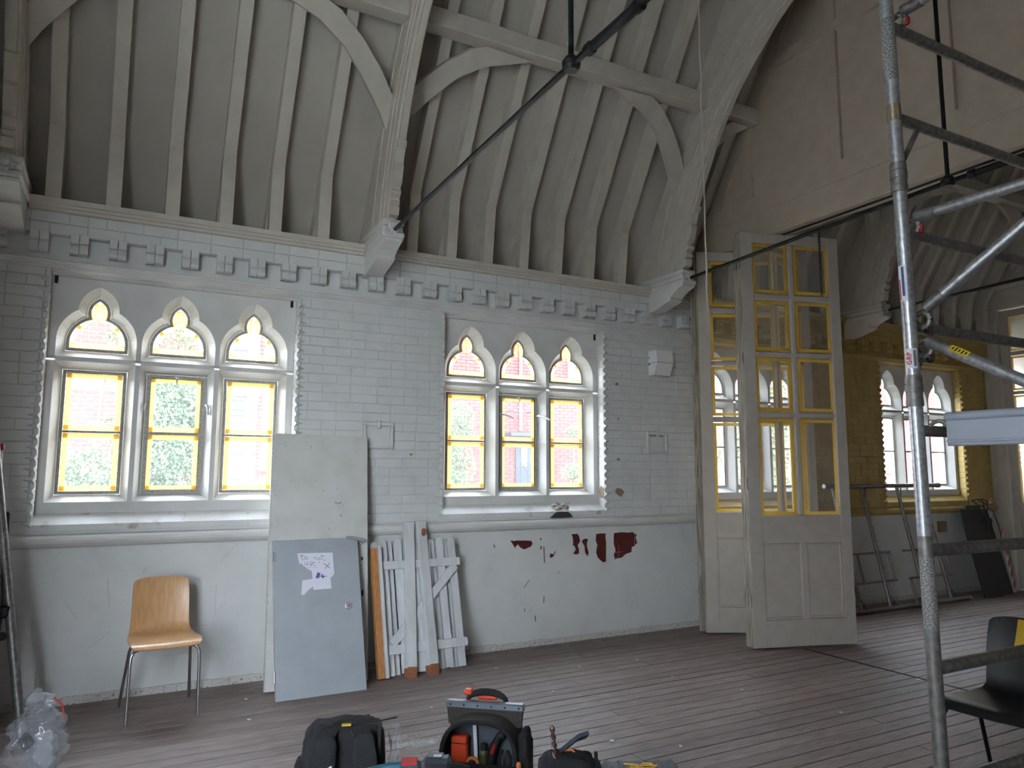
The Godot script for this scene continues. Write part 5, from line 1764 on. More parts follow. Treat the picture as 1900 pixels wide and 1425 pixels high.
# ---------- tools on the floor in front ----------
func foreground_things() -> void:
	backpack()
	tool_bag()
	tool_pouch()
	# masonry drill bit standing in the pouch
	var d := node("drill_bit", Vector3(1.80, 0.02, 3.065))
	d.rotation = Vector3(0.02, 0, 0.13)
	tag(d, "long spiral masonry drill bit standing up in the black pouch", "drill bit")
	var b := MB.new()
	b.tube([Vector3(0, 0, 0), Vector3(0, 0.425, 0)], 0.0085, 12)
	b.lathe([Vector2(0.0115, 0.0), Vector2(0.0115, 0.012), Vector2(0.004, 0.024), Vector2(0, 0.026)], 10, Transform3D(Basis.IDENTITY, Vector3(0, 0.42, 0)))
	for s in 2:
		var p: Array = []
		for i in 90:
			var an := i * 0.42 + PI * s
			p.append(Vector3(cos(an) * 0.0085, i * 0.0047, sin(an) * 0.0085))
		b.tube(p, 0.0042, 6)
	obj("flutes", b, M.bit, d)
	# dark case with a yellow label
	var c := node("drill_case", Vector3(2.215, 0, 3.10), -0.45)
	tag(c, "dark grey plastic tool case with yellow label on its lid", "case")
	var m := MB.new()
	m.bx(-0.19, 0.19, 0.0, 0.11, -0.15, 0.15, 0.02)
	obj("base", m, M.toolgrey, c)
	var l := MB.new()
	l.bx(-0.185, 0.185, 0.112, 0.195, -0.145, 0.145, 0.022)
	for x in [-0.15, -0.09, 0.09, 0.15]: l.bx(x - 0.012, x + 0.012, 0.19, 0.203, -0.12, 0.12, 0.005)
	obj("lid", l, M.toolgrey, c)
	var y := MB.new()
	rng.seed = 17
	for i in 26:
		y.box(Vector3(rng.randf_range(-0.06, 0.07), 0.1975, rng.randf_range(-0.09, 0.02)), Vector3(rng.randf_range(0.03, 0.06), 0.003, rng.randf_range(0.008, 0.016)), 0.0, Basis(Vector3.UP, rng.randf_range(-0.12, 0.12)))
	obj("yellow_label", y, M.yellowtool, c)
	var k := node("socket_rail", Vector3(1.995, 0, 3.25), -0.4)
	tag(k, "row of small chrome sockets on a rail beside the case", "socket set")
	for i in 5:
		var q := MB.new()
		q.lathe([Vector2(0, 0.0), Vector2(0.011, 0.0), Vector2(0.012, 0.2), Vector2(0.009, 0.205), Vector2(0, 0.198)], 10, Transform3D(Basis.IDENTITY, Vector3(0.0, 0.0, -0.06 + i * 0.03)))
		obj("socket", q, M.chrome, k)
	# teal power tool with a carrying handle and red switch
	var t := node("power_tool", Vector3(0.955, 0, 3.13), -0.35)
	tag(t, "teal power tool with arched handle and red switch below the backpack", "power tool")
	var tb := MB.new()
	tb.bx(-0.16, 0.20, 0.0, 0.36, -0.11, 0.11, 0.03)
	obj("body", tb, M.toolgrey, t)
	var th := MB.new()
	th.tube([Vector3(-0.17, 0.33, 0.02), Vector3(-0.13, 0.40, 0.02), Vector3(-0.06, 0.435, 0.02), Vector3(0.03, 0.452, 0.02), Vector3(0.09, 0.45, 0.02)], [0.016, 0.016, 0.016, 0.017, 0.02], 12)
	th.bx(0.06, 0.15, 0.36, 0.462, -0.03, 0.06, 0.015)
	obj("handle", th, M.teal, t)
	var tr := MB.new()
	tr.bx(0.075, 0.135, 0.462, 0.470, -0.02, 0.05, 0.003)
	obj("switch", tr, M.redlabel, t)
	var te := MB.new()
	te.bx(0.14, 0.175, 0.34, 0.45, -0.03, 0.06, 0.012)
	obj("end_cap", te, M.toolgrey, t)
	# cordless drill standing on its battery, left of the tool bag
	var e := node("cordless_drill", Vector3(1.345, 0, 2.76), -0.55)
	tag(e, "black cordless drill standing at the left of the tool bag", "drill")
	var eb := MB.new()
	eb.bx(-0.05, 0.06, 0.0, 0.07, -0.045, 0.045, 0.012)
	obj("battery", eb, M.dark, e)
	var eg := MB.new()
	eg.tube([Vector3(0, 0.06, 0), Vector3(0.005, 0.15, 0), Vector3(0.0, 0.2, 0)], [0.022, 0.02, 0.026], 12)
	obj("grip", eg, M.dark, e)
	var eh := MB.new()
	eh.bx(-0.07, 0.06, 0.185, 0.30, -0.04, 0.04, 0.018)
	eh.bx(-0.05, 0.02, 0.30, 0.306, -0.03, 0.03, 0.002)
	obj("housing", eh, M.toolgrey, e)
	var ek := MB.new()
	ek.tube([Vector3(0.06, 0.245, 0), Vector3(0.10, 0.245, 0), Vector3(0.14, 0.245, 0)], [0.03, 0.026, 0.016], 14)
	obj("chuck", ek, M.dark, e)
	var el := MB.new()
	el.bx(-0.02, 0.015, 0.3062, 0.3070, 0.0, 0.025)
	obj("white_label", el, M.paper, e)
	var w := node("white_carton", Vector3(1.18, 0, 2.68), -0.4)
	tag(w, "small white carton between the drill and the teal tool", "carton")
	var wm := MB.new()
	wm.bx(-0.08, 0.08, 0.0, 0.235, -0.06, 0.06, 0.004)
	obj("box", wm, M.whiteplastic, w)
	var wl := MB.new()
	wl.bx(-0.081, 0.081, 0.23, 0.2375, -0.061, 0.0)
	obj("flap", wl, M.whiteplastic, w)
	# plaster chips and dust on the boards
	var ch := [[2.643, 2.263, 0.013], [2.84, 1.282, 0.01], [3.385, 0.795, 0.009], [3.933, 0.833, 0.009], [3.846, 1.374, 0.008], [2.396, 1.455, 0.009], [2.937, 2.515, 0.01], [4.068, 1.871, 0.012], [4.262, 2.541, 0.012], [0.844, 0.887, 0.009], [0.892, 0.437, 0.01], [2.777, 0.512, 0.008], [5.448, 2.302, 0.016], [1.95, 1.2, 0.007], [3.2, 1.75, 0.006], [3.55, 0.42, 0.008]]
	var names := ["largest white plaster chip on the floor right of the drill bit", "white plaster chip on the boards in front of the second window", "white plaster chip below the red paint patches", "white chip on the boards before the folding doors", "tiny white chip in the middle of the open floor", "white chip just behind the tool bag", "white chip near the right of the dark tool case", "pale chip left of the scaffold upright", "pale chip close to the scaffold upright", "white chip on the floor right of the plywood chair", "white chip by the foot of the tall door", "white chip in front of the picket gate", "pale wood sliver near the black chair", "tiny white chip behind the backpack", "tiny white chip on the open boards at centre", "small chip close to the skirting"]
	rng.seed = 61
	for i in ch.size():
		var o := MB.new()
		var pl := PackedVector2Array()
		for j in 7:
			var an := TAU * j / 7.0
			var r: float = ch[i][2] * rng.randf_range(0.7, 1.25)
			pl.append(Vector2(cos(an) * r * 1.4, sin(an) * r))
		o.prism(pl, 0.005, Transform3D(Basis(Vector3.RIGHT, -PI / 2), Vector3.ZERO))
		var n := node("plaster_chip", Vector3(ch[i][0], 0.0015, ch[i][1]), i * 0.7)
		obj("flake", o, M.trim, n)
		tag(n, names[i], "plaster chip", "plaster chips on the floor")
	var du := MB.new()
	for q in [[1.60, 1.76, 0.16, 0.07, 1500], [1.66, 1.79, 0.07, 0.03, 900], [1.545, 1.63, 0.10, 0.05, 300], [3.77, 2.66, 0.16, 0.06, 60], [4.5, 2.86, 0.25, 0.07, 60], [3.6, 2.82, 0.2, 0.07, 40], [3.93, 2.07, 0.2, 0.05, 40], [0.72, 0.62, 0.3, 0.1, 40]]:
		for i in int(q[4]):
			var rx: float = rng.randfn() * q[2] * 0.5; var rz: float = rng.randfn() * q[3] * 0.5
			var s := rng.randf_range(0.0008, 0.0021)
			var an := rng.randf_range(0, PI)
			var P := Vector3(q[0] + rx + rz * 0.5, 0.0022, q[1] + rz)
			var ux := Vector3(cos(an), 0, sin(an)) * s * 1.6; var uz := Vector3(-sin(an), 0, cos(an)) * s
			du.quad_n(P - ux - uz, P + ux - uz, P + ux * 0.6 + uz, P - ux * 0.8 + uz, Vector3.UP)
	var dn := obj("plaster_dust", du, M.trim)
	tag(dn, "white plaster dust scattered over the floorboards", "dust")
	stuff(dn)

func backpack() -> void:
	var t := node("backpack", Vector3(0.90, 0, 2.82), -0.28)
	tag(t, "black fabric backpack standing on the floor in the foreground", "backpack")
	var b := MB.new()
	blob(b, Vector3(0, 0.265, -0.02), Vector3(0.165, 0.262, 0.11), 0.34, Basis(Vector3.RIGHT, -0.06), 0.018, 5, 40, 26)
	obj("body", b, M.fabric, t)
	var s1 := MB.new()
	blob(s1, Vector3(-0.165, 0.22, -0.03), Vector3(0.035, 0.17, 0.08), 0.6, Basis.IDENTITY, 0.012, 6)
	obj("side_pocket", s1, M.fabric, t)
	for s in [-1.0, 1.0]:
		var st := MB.new()
		strap(st, [Vector3(s * 0.055, 0.515, 0.04), Vector3(s * 0.075, 0.50, 0.10), Vector3(s * 0.09, 0.42, 0.135), Vector3(s * 0.105, 0.30, 0.135), Vector3(s * 0.12, 0.18, 0.125), Vector3(s * 0.15, 0.06, 0.09)], 0.075, 0.016, Vector3.RIGHT)
		obj("shoulder_strap", st, M.fabric, t)
		var pad := MB.new()
		blob(pad, Vector3(s * 0.075, 0.44, 0.112), Vector3(0.045, 0.075, 0.02), 0.6, Basis(Vector3.RIGHT, -0.25), 0.006, 9)
		obj("strap_pad", pad, M.fabric, t)
	var pp := MB.new()
	pp.bar(Vector3(-0.10, 0.385, 0.142), Vector3(-0.045, 0.41, 0.142), 0.006, 0.003, 0.0, Vector3.BACK)
	obj("reflective_piping", pp, M.paper, t)
	var h := MB.new()
	strap(h, [Vector3(-0.06, 0.52, 0.0), Vector3(-0.02, 0.545, 0.01), Vector3(0.03, 0.545, 0.01), Vector3(0.07, 0.525, 0.0)], 0.022, 0.006, Vector3.BACK)
	obj("grab_handle", h, M.fabric, t)
	var y := MB.new()
	y.bx(-0.012, 0.026, 0.527, 0.533, 0.03, 0.05, 0.001)
	obj("pale_tag", y, M.yellowlabel, t)
	var w := MB.new()
	w.bar(Vector3(0.135, 0.28, 0.09), Vector3(0.14, 0.545, 0.08), 0.014, 0.008, 0.002, Vector3.BACK)
	w.bar(Vector3(0.09, 0.535, 0.06), Vector3(0.21, 0.55, 0.05), 0.004, 0.006, 0.001)
	strap(w, [Vector3(0.155, 0.25, 0.08), Vector3(0.185, 0.245, 0.09), Vector3(0.21, 0.225, 0.1)], 0.035, 0.004, Vector3.UP)
	obj("webbing", w, M.dark, t)
	var pl := node("plastic_wrap", Vector3(1.115, 0.0, 2.86), 0.2)
	tag(pl, "crumpled clear plastic wrap behind the backpack", "plastic")
	var f := FastNoiseLite.new()
	f.seed = 9; f.frequency = 9.0
	var g: Array = []
	for i in 14:
		var row: Array = []
		for j in 10:
			var u := i / 13.0; var v := j / 9.0
			row.append(Vector3(-0.04 + v * 0.10 * (1.0 - 0.5 * u) + 0.02 * f.get_noise_2d(i, j), u * 0.47 + 0.04 * v * u + 0.02 * f.get_noise_2d(j * 2.0, i), 0.05 * f.get_noise_2d(i * 1.7, j * 2.3)))
		g.append(row)
	var m := MB.new()
	m.sheet(g)
	obj("sheet", m, M.film, pl)

func tool_bag() -> void:
	# local +z looks out of the bag's mouth
	var turn := -0.70
	var t := node("tool_bag", Vector3(1.655, 0, 2.55), turn)
	tag(t, "open black tool bag with grey metal top bar and round mouth", "tool bag")
	var back := MB.new()
	back.bx(-0.185, 0.185, 0.0, 0.37, -0.12, -0.095, 0.01)
	back.bx(-0.19, -0.165, 0.0, 0.16, -0.12, 0.12, 0.01)
	back.bx(0.165, 0.19, 0.0, 0.16, -0.12, 0.12, 0.01)
	back.bx(-0.19, 0.19, 0.0, 0.03, -0.12, 0.12, 0.01)
	obj("shell", back, M.fabric, t)
	var lining := MB.new()
	lining.bx(-0.165, 0.165, 0.03, 0.30, -0.096, -0.088, 0.002)
	obj("grey_lining", lining, M.greyfabric, t)
	# arched hood: the zipped mouth stands open
	var hood := MB.new()
	for sh in [[0.0, 0.0], [0.014, 0.012]]:
		pass
	var g: Array = []
	for i in 15:
		var a := PI * i / 14.0
		var row: Array = []
		for j in 5:
			var z := lerpf(-0.10, 0.055, j / 4.0)
			var rx := 0.188; var ry := 0.205
			var cx := signf(cos(a)) * pow(absf(cos(a)), 0.72) * rx
			row.append(Vector3(cx, 0.15 + pow(sin(a), 0.72) * ry, z))
		g.append(row)
	hood.sheet(g, 0.012)
	obj("hood", hood, M.fabric2, t)
	var zip := MB.new()
	var zp: Array = []
	for i in 19:
		var a := PI * i / 18.0
		zp.append(Vector3(signf(cos(a)) * pow(absf(cos(a)), 0.72) * 0.186, 0.15 + pow(sin(a), 0.72) * 0.203, 0.058))
	zip.tube(zp, 0.011, 8)
	obj("zip_edge", zip, M.fabric, t)
	# flat top over the hood carrying the riveted bar
	var top := MB.new()
	top.prism(PackedVector2Array([Vector2(-0.185, 0.30), Vector2(0.185, 0.30), Vector2(0.195, 0.385), Vector2(-0.195, 0.385)]), 0.03, Transform3D(Basis.IDENTITY, Vector3(0, 0, -0.10)))
	obj("upper_wall", top, M.fabric2, t)
	var bar := MB.new()
	bar.bx(-0.2, 0.2, 0.375, 0.41, -0.105, -0.062, 0.006)
	obj("metal_bar", bar, M.barmetal, t)
	for i in 6:
		var r := MB.new()
		r.lathe([Vector2(0, 0), Vector2(0.005, 0), Vector2(0.003, 0.004), Vector2(0, 0.005)], 8, Transform3D(Basis(Vector3.RIGHT, PI / 2), Vector3(-0.175 + i * 0.07, 0.393, -0.062)))
		obj("rivet", r, M.dark, t)
	var hd := MB.new()
	var hp: Array = []
	for i in 11:
		var a := PI * i / 10.0
		hp.append(Vector3(cos(a) * 0.10 + 0.0, 0.40 + sin(a) * 0.045, -0.125))
	hd.tube(hp, [0.011, 0.012, 0.014, 0.017, 0.018, 0.018, 0.018, 0.017, 0.014, 0.012, 0.011], 10)
	obj("handle", hd, M.fabric, t)
	var og := MB.new()
	og.bx(-0.055, 0.055, 0.405, 0.435, -0.15, -0.12, 0.01)
	og.bx(-0.12, -0.075, 0.43, 0.455, -0.15, -0.10, 0.008)
	obj("orange_grip", og, M.orange, t)
	# front flap folded down
	var fl := MB.new()
	strap(fl, [Vector3(0, 0.165, 0.07), Vector3(0, 0.16, 0.13), Vector3(0, 0.11, 0.17), Vector3(0, 0.02, 0.18)], 0.38, 0.012, Vector3.RIGHT)
	obj("front_flap", fl, M.fabric, t)
	var bs := MB.new()
	blob(bs, Vector3(0.215, 0.17, -0.03), Vector3(0.03, 0.15, 0.07), 0.6, Basis.IDENTITY, 0.02, 31)
	obj("side_pocket", bs, M.fabric, t)
	# what is in the bag, each its own thing
	var X := Transform3D(Basis(Vector3.UP, turn), Vector3(1.655, 0, 2.55))
	var it := func(called: String, label: String, cat: String, at: Vector3) -> Node3D:
		var o := node(called, X * at, turn)
		tag(o, label, cat)
		return o
	var o1: Node3D = it.call("orange_box", "bright orange box in the left of the tool bag", "box", Vector3(-0.115, 0.035, -0.03))
	var m1 := MB.new()
	m1.bx(-0.04, 0.04, 0.0, 0.225, -0.03, 0.02, 0.006)
	obj("case", m1, M.orange, o1)
	var m1b := MB.new()
	m1b.bx(-0.041, 0.041, 0.19, 0.194, -0.031, 0.021)
	obj("lid_seam", m1b, M.dark, o1)
	var o2: Node3D = it.call("white_ruler", "upright white folding rule in the tool bag", "ruler", Vector3(-0.04, 0.035, -0.06))
	var m2 := MB.new()
	m2.box(Vector3(0, 0.135, 0), Vector3(0.018, 0.27, 0.006), 0.001, Basis(Vector3.BACK, 0.06))
	obj("blade", m2, M.whiteplastic, o2)
	var m2b := MB.new()
	m2b.bx(-0.012, 0.012, 0.0, 0.1, -0.008, 0.008, 0.003)
	obj("grip", m2b, M.dark, o2)
	var o3: Node3D = it.call("hammer_handle", "black and red angled tool grip in the tool bag", "tool", Vector3(0.055, 0.035, -0.03))
	var m3 := MB.new()
	m3.tube([Vector3(-0.02, 0.0, 0), Vector3(-0.015, 0.1, 0), Vector3(0.005, 0.19, 0), Vector3(0.03, 0.235, 0), Vector3(0.055, 0.24, 0)], [0.02, 0.022, 0.02, 0.018, 0.022], 10)
	obj("grip", m3, M.dark, o3)
	var m3b := MB.new()
	m3b.tube([Vector3(-0.004, 0.155, 0.016), Vector3(0.010, 0.20, 0.014)], 0.010, 8)
	obj("red_inlay", m3b, M.redplastic, o3)
	var o4: Node3D = it.call("olive_flask", "small olive bottle in the middle of the tool bag", "bottle", Vector3(0.0, 0.035, -0.055))
	var m4 := MB.new()
	m4.lathe([Vector2(0, 0), Vector2(0.022, 0), Vector2(0.022, 0.14), Vector2(0.015, 0.155), Vector2(0, 0.155)], 14)
	obj("bottle", m4, M.olive, o4)
	var m4b := MB.new()
	m4b.lathe([Vector2(0.016, 0.155), Vector2(0.016, 0.185), Vector2(0, 0.187)], 12)
	obj("cap", m4b, M.dark, o4)
	var o5: Node3D = it.call("tape_roll", "small roll of brown tape at the front of the tool bag", "tape roll", Vector3(-0.03, 0.14, 0.045))
	var m5 := MB.new()
	var cir: Array = []
	for i in 17: cir.append(Vector3(cos(TAU * i / 16.0) * 0.026, sin(TAU * i / 16.0) * 0.026 + 0.02, 0))
	m5.tube(cir, 0.009, 8, false)
	obj("roll", m5, M.orangetrim, o5)
	var o6: Node3D = it.call("pliers", "black handled pliers at the right of the tool bag", "pliers", Vector3(0.12, 0.05, 0.0))
	for s in [-1.0, 1.0]:
		var m6 := MB.new()
		m6.tube([Vector3(0, 0.0, 0), Vector3(s * 0.025, 0.07, 0), Vector3(s * 0.028, 0.13, 0), Vector3(s * 0.012, 0.165, 0)], 0.009, 8)
		obj("handle", m6, M.dark, o6)
	var o7: Node3D = it.call("screwdriver", "orange handled screwdriver in the bag's side pocket", "screwdriver", Vector3(0.20, 0.08, 0.06))
	var m7 := MB.new()
	m7.lathe([Vector2(0, 0.0), Vector2(0.006, 0.0), Vector2(0.012, 0.02), Vector2(0.013, 0.1), Vector2(0.009, 0.11), Vector2(0, 0.112)], 12)
	obj("handle", m7, M.orangetrim, o7)

func tool_pouch() -> void:
	var t := node("tool_pouch", Vector3(1.82, 0, 3.06), -0.5)
	tag(t, "black tool pouch with orange edging around the drill bit", "tool pouch")
	var b := MB.new()
	blob(b, Vector3(0.01, 0.165, 0.0), Vector3(0.13, 0.165, 0.09), 0.5, Basis.IDENTITY, 0.02, 14)
	obj("body", b, M.fabric, t)
	var f := MB.new()
	strap(f, [Vector3(-0.10, 0.27, -0.02), Vector3(-0.02, 0.325, -0.03), Vector3(0.055, 0.375, -0.05), Vector3(0.10, 0.385, -0.06)], 0.085, 0.016, Vector3(0.1, 0.5, 0.85).normalized())
	obj("flap", f, M.greyflap, t)
	var e := MB.new()
	e.tube([Vector3(-0.14, 0.245, 0.02), Vector3(-0.09, 0.275, 0.03), Vector3(-0.03, 0.262, 0.05), Vector3(0.03, 0.272, 0.04), Vector3(0.06, 0.31, 0.0), Vector3(0.03, 0.335, -0.02), Vector3(-0.01, 0.33, -0.03)], 0.0055, 8)
	obj("orange_edging", e, M.orangetrim, t)
	var s := MB.new()
	s.bx(0.095, 0.155, 0.0, 0.29, -0.06, 0.06, 0.012)
	s.bx(0.125, 0.14, 0.28, 0.335, -0.01, 0.01, 0.003)
	s.bx(-0.19, -0.10, 0.0, 0.20, 0.0, 0.07, 0.015)
	obj("side_sleeve", s, M.fabric, t)

# ---------- outside the windows ----------
func leaves(parent: Node, ctr: Vector3, h: Vector3, n: int, size: float, sd: int, tone := 1.0) -> void:
	var r := RandomNumberGenerator.new()
	r.seed = sd
	var lm := MB.new()
	lm.tri(Vector3(0, 0, 0), Vector3(-0.35, 0.5, 0.06), Vector3(0, 1, 0)); lm.tri(Vector3(0, 0, 0), Vector3(0, 1, 0), Vector3(0.35, 0.5, 0.06))
	var mm := MultiMesh.new()
	mm.transform_format = MultiMesh.TRANSFORM_3D
	mm.use_colors = true
	mm.mesh = lm.mesh()
	mm.instance_count = n
	var f := FastNoiseLite.new()
	f.seed = sd; f.frequency = 1.1
	var k := 0
	while k < n:
		var d := Vector3(r.randf_range(-1, 1), r.randf_range(-1, 1), r.randf_range(-1, 1))
		if d.length() > 1.0: continue
		var p := ctr + d * h
		if f.get_noise_3dv(p * 1.6) < -0.22 and r.randf() < 0.8: continue
		var bs := Basis.from_euler(Vector3(r.randf_range(-1.2, 1.2), r.randf_range(0, TAU), r.randf_range(-1.5, 1.5)))
		var s := size * r.randf_range(0.6, 1.3)
		mm.set_instance_transform(k, Transform3D(bs.scaled(Vector3(s, s, s)), p))
		var g := r.randf_range(0.75, 1.2) * tone
		mm.set_instance_color(k, Color(0.11 * g, 0.17 * g, 0.075 * g).lerp(Color(0.24, 0.28, 0.19), r.randf() * 0.55))
		k += 1
	var o := MultiMeshInstance3D.new()
	o.multimesh = mm
	o.material_override = M.leaf
	o.name = "foliage"
	parent.add_child(o, true)
	stuff(o)

func tree(called: String, label: String, base: Vector3, masses: Array, size: float, sd: int, grp := "plants outside the windows") -> void:
	var t := node(called, base)
	tag(t, label, "plant", grp)
	var n := 0
	for q in masses:
		leaves(t, q[0] - base, q[1], q[2], size, sd + n)
		n += 1
		var b := MB.new()
		var c: Vector3 = q[0] - base
		b.tube([Vector3(c.x * 0.3, 0, c.z), Vector3(c.x * 0.7, c.y * 0.5, c.z), c, c + Vector3(q[1].x * 0.5, q[1].y * 0.7, 0)], [0.05, 0.035, 0.022, 0.008], 7)
		for s in [-1.0, 1.0]:
			b.tube([c, c + Vector3(s * q[1].x * 0.5, q[1].y * 0.3, 0.05), c + Vector3(s * q[1].x * 0.85, q[1].y * 0.55, 0.1)], [0.015, 0.01, 0.004], 6)
		obj("stem", b, M.bark, t)

func brick_rows(x0: float, x1: float, y0: float, y1: float, z: float, sd: int) -> Array:
	var out: Array = []
	var r := 0
	var y := y0
	while y < y1 - 0.05:
		var x := x0 - (0.1125 if r % 2 == 1 else 0.0)
		while x < x1:
			var a: float = max(x, x0); var b: float = min(x + 0.225, x1)
			if b - a > 0.05: out.append([(a + b) / 2, y + 0.0375, b - a - 0.018])
			x += 0.225
		y += 0.075
		r += 1
	return out

func brick_multi(parent: Node, list: Array, z: float, mesh: Mesh, mat: Material) -> void:
	if list.is_empty(): return
	var mm := MultiMesh.new()
	mm.transform_format = MultiMesh.TRANSFORM_3D
	mm.mesh = mesh
	mm.instance_count = list.size()
	for i in list.size():
		mm.set_instance_transform(i, Transform3D(Basis.IDENTITY.scaled(Vector3(list[i][2], 1, 1)), Vector3(list[i][0], list[i][1], z)))
	var o := MultiMeshInstance3D.new()
	o.multimesh = mm
	o.material_override = mat
	o.name = "brickwork"
	parent.add_child(o, true)
	stuff(o)

func ext_window(parent: Node, x0: float, x1: float, y0: float, y1: float, z: float, bars: Array, fm: Material) -> void:
	var w := MB.new()
	w.bx(x0 - 0.05, x1 + 0.05, y0 - 0.05, y0, z - 0.02, z + 0.05)
	w.bx(x0 - 0.05, x1 + 0.05, y1, y1 + 0.05, z - 0.02, z + 0.05)
	w.bx(x0 - 0.05, x0, y0, y1, z - 0.02, z + 0.05)
	w.bx(x1, x1 + 0.05, y0, y1, z - 0.02, z + 0.05)
	for b in bars: w.bx(x0, x1, b - 0.02, b + 0.02, z - 0.02, z + 0.04)
	var o := obj("window", w, fm, parent)
	var g := MB.new()
	g.bx(x0, x1, y0, y1, z - 0.01, z + 0.005)
	obj("pane", g, M.extglass, o)

func outside() -> void:
	var gr := node("ground")
	structure(gr, "pale paved yard outside", "ground")
	var g := MB.new()
	g.bx(-30, 45, -1.3, -1.2, -40, 40)
	obj("paving", g, M.extground, gr)
	var bm := MB.new()
	bm.box(Vector3.ZERO, Vector3(1, 0.058, 0.04), 0.0)
	var bmesh := bm.mesh()
	# brick building opposite the nearest window
	var z := -8.4
	var b1 := node("brick_building", Vector3.ZERO)
	tag(b1, "red brick building with white joints seen through the nearest window", "building")
	var w := MB.new()
	w.bx(-3.2, 1.62, -1.2, 6.5, z - 0.4, z)
	obj("wall", w, M.mortar, b1)
	var band := MB.new()
	band.bx(-3.2, 1.62, 2.965, 3.2, z, z + 0.05)
	obj("stone_band", band, M.extwhite, b1)
	var rest: Array = []
	var n := 0
	for q in brick_rows(-3.2, 1.6, -0.6, 2.96, z, 1) + brick_rows(-3.2, 1.6, 3.2, 6.4, z, 2):
		var seen: bool = q[0] > -0.95 and q[0] < 1.1 and ((q[1] > 2.2 and q[1] < 2.97) or (q[1] > 3.6 and q[1] < 4.3))
		if seen and n < 295:
			var o := put("brick", bmesh, M.extbrick, b1, Vector3(q[0], q[1], z))
			o.scale.x = q[2]
			n += 1
		else: rest.append(q)
	brick_multi(b1, rest, z, bmesh, M.extbrick)
	# white bay with blue-grey windows
	var b2 := node("white_bay_building", Vector3.ZERO)
	tag(b2, "white pilastered bay with blue-grey windows beyond the nearest window", "building")
	var w2 := MB.new()
	w2.bx(1.66, 2.32, -1.2, 7.0, z - 0.4, z + 0.1)
	obj("wall", w2, M.extwhite, b2)
	var pil := MB.new()
	pil.bx(2.08, 2.27, -1.2, 7.0, z + 0.1, z + 0.2, 0.01)
	obj("pilaster", pil, M.extwhite, b2)
	var cor := MB.new()
	cor.bx(1.66, 2.32, 2.93, 3.10, z + 0.1, z + 0.26, 0.02)
	obj("cornice", cor, M.extwhite, b2)
	ext_window(b2, 1.72, 2.04, 0.7, 2.85, z + 0.11, [1.45, 1.9, 2.45, 2.6, 2.7], M.extgrey)
	ext_window(b2, 1.72, 2.06, 3.3, 4.4, z + 0.11, [3.8], M.extgrey)
	var q2: Array = []
	var yy := -0.9
	var i2 := 0
	while yy < 6.9:
		q2.append([2.335, yy, 0.12 if i2 % 4 < 2 else 0.07]); yy += 0.075; i2 += 1
	brick_multi(b2, q2, z + 0.1, bmesh, M.extbrick)
	# grey house further off
	var b3 := node("grey_house", Vector3.ZERO)
	tag(b3, "grey slate-hung house with sash windows far behind the white bay", "building")
	var z3 := -16.0
	var w3 := MB.new()
	w3.bx(3.2, 6.5, 2.4, 5.6, z3 - 0.4, z3)
	obj("wall", w3, M.extgrey, b3)
	ext_window(b3, 3.52, 3.80, 3.95, 4.5, z3 + 0.02, [4.2], M.extwhite)
	ext_window(b3, 3.50, 3.84, 2.85, 3.34, z3 + 0.02, [3.1], M.extwhite)
	for k in 9:
		var rf := MB.new()
		rf.box(Vector3(4.6, 1.62 + k * 0.085, z3 + 0.75 - k * 0.08), Vector3(3.0, 0.03, 0.14), 0.004, Basis(Vector3.RIGHT, 0.8))
		obj("roof_course", rf, M.extroof, b3)
	var lw := MB.new()
	lw.bx(3.2, 6.5, -1.2, 1.6, z3 - 0.2, z3 + 0.7)
	obj("lower_wall", lw, M.extbrick, b3)
	# long red brick range opposite the second window
	var b4 := node("red_brick_range", Vector3.ZERO)
	tag(b4, "long red brick range facing the second window", "building")
	var z4 := -9.0
	var w4 := MB.new()
	w4.bx(5.6, 30.0, -1.2, 6.0, z4 - 0.4, z4)
	obj("wall", w4, M.mortar2, b4)
	var l4: Array = []
	for q in brick_rows(5.6, 10.6, 0.6, 4.8, z4, 5) + brick_rows(18.0, 27.0, 0.6, 4.8, z4, 6):
		l4.append([q[0], q[1], q[2] + 0.008])
	brick_multi(b4, l4, z4 + 0.004, bmesh, M.extbrick2)
	var dr := MB.new()
	dr.bx(8.10, 8.52, 1.0, 2.36, z4, z4 + 0.06)
	obj("dark_doorway", dr, M.extdark, b4)
	var cur := MB.new()
	cur.bx(8.25, 8.38, 1.7, 2.15, z4 + 0.05, z4 + 0.08)
	obj("white_curtain", cur, M.extwhite, b4)
	var led := MB.new()
	led.bx(7.82, 8.55, 2.37, 2.45, z4, z4 + 0.35)
	obj("ledge", led, M.extdark, b4)
	for rr in [[8.04, 8.42, 1.30, 1.76], [7.85, 8.42, 2.93, 3.22]]:
		var rl := MB.new()
		var zz := z4 + 0.4
		for q in [[rr[0], rr[2], rr[1], rr[2]], [rr[0], rr[3], rr[1], rr[3]], [rr[0], rr[2], rr[0], rr[3]], [rr[1], rr[2], rr[1], rr[3]], [rr[0], rr[2], rr[1], rr[3]], [rr[0], rr[3], rr[1], rr[2]], [(rr[0] + rr[1]) / 2, rr[2], (rr[0] + rr[1]) / 2, rr[3]]]:
			rl.tube([Vector3(q[0], q[1], zz), Vector3(q[2], q[3], zz)], 0.010, 6)
		for x in [rr[0], rr[1]]: rl.tube([Vector3(x, rr[2], zz), Vector3(x, rr[2], z4)], 0.010, 6)
		obj("balcony_rail", rl, M.extdark, b4)
	var pp := MB.new()
	pp.tube([Vector3(8.23, 2.5, z4 + 0.06), Vector3(8.23, 6.0, z4 + 0.06)], 0.04, 8)
	obj("downpipe", pp, M.extgrey, b4)
	ext_window(b4, 9.6, 10.1, 3.55, 4.3, z4 + 0.02, [3.9], M.extwhite)
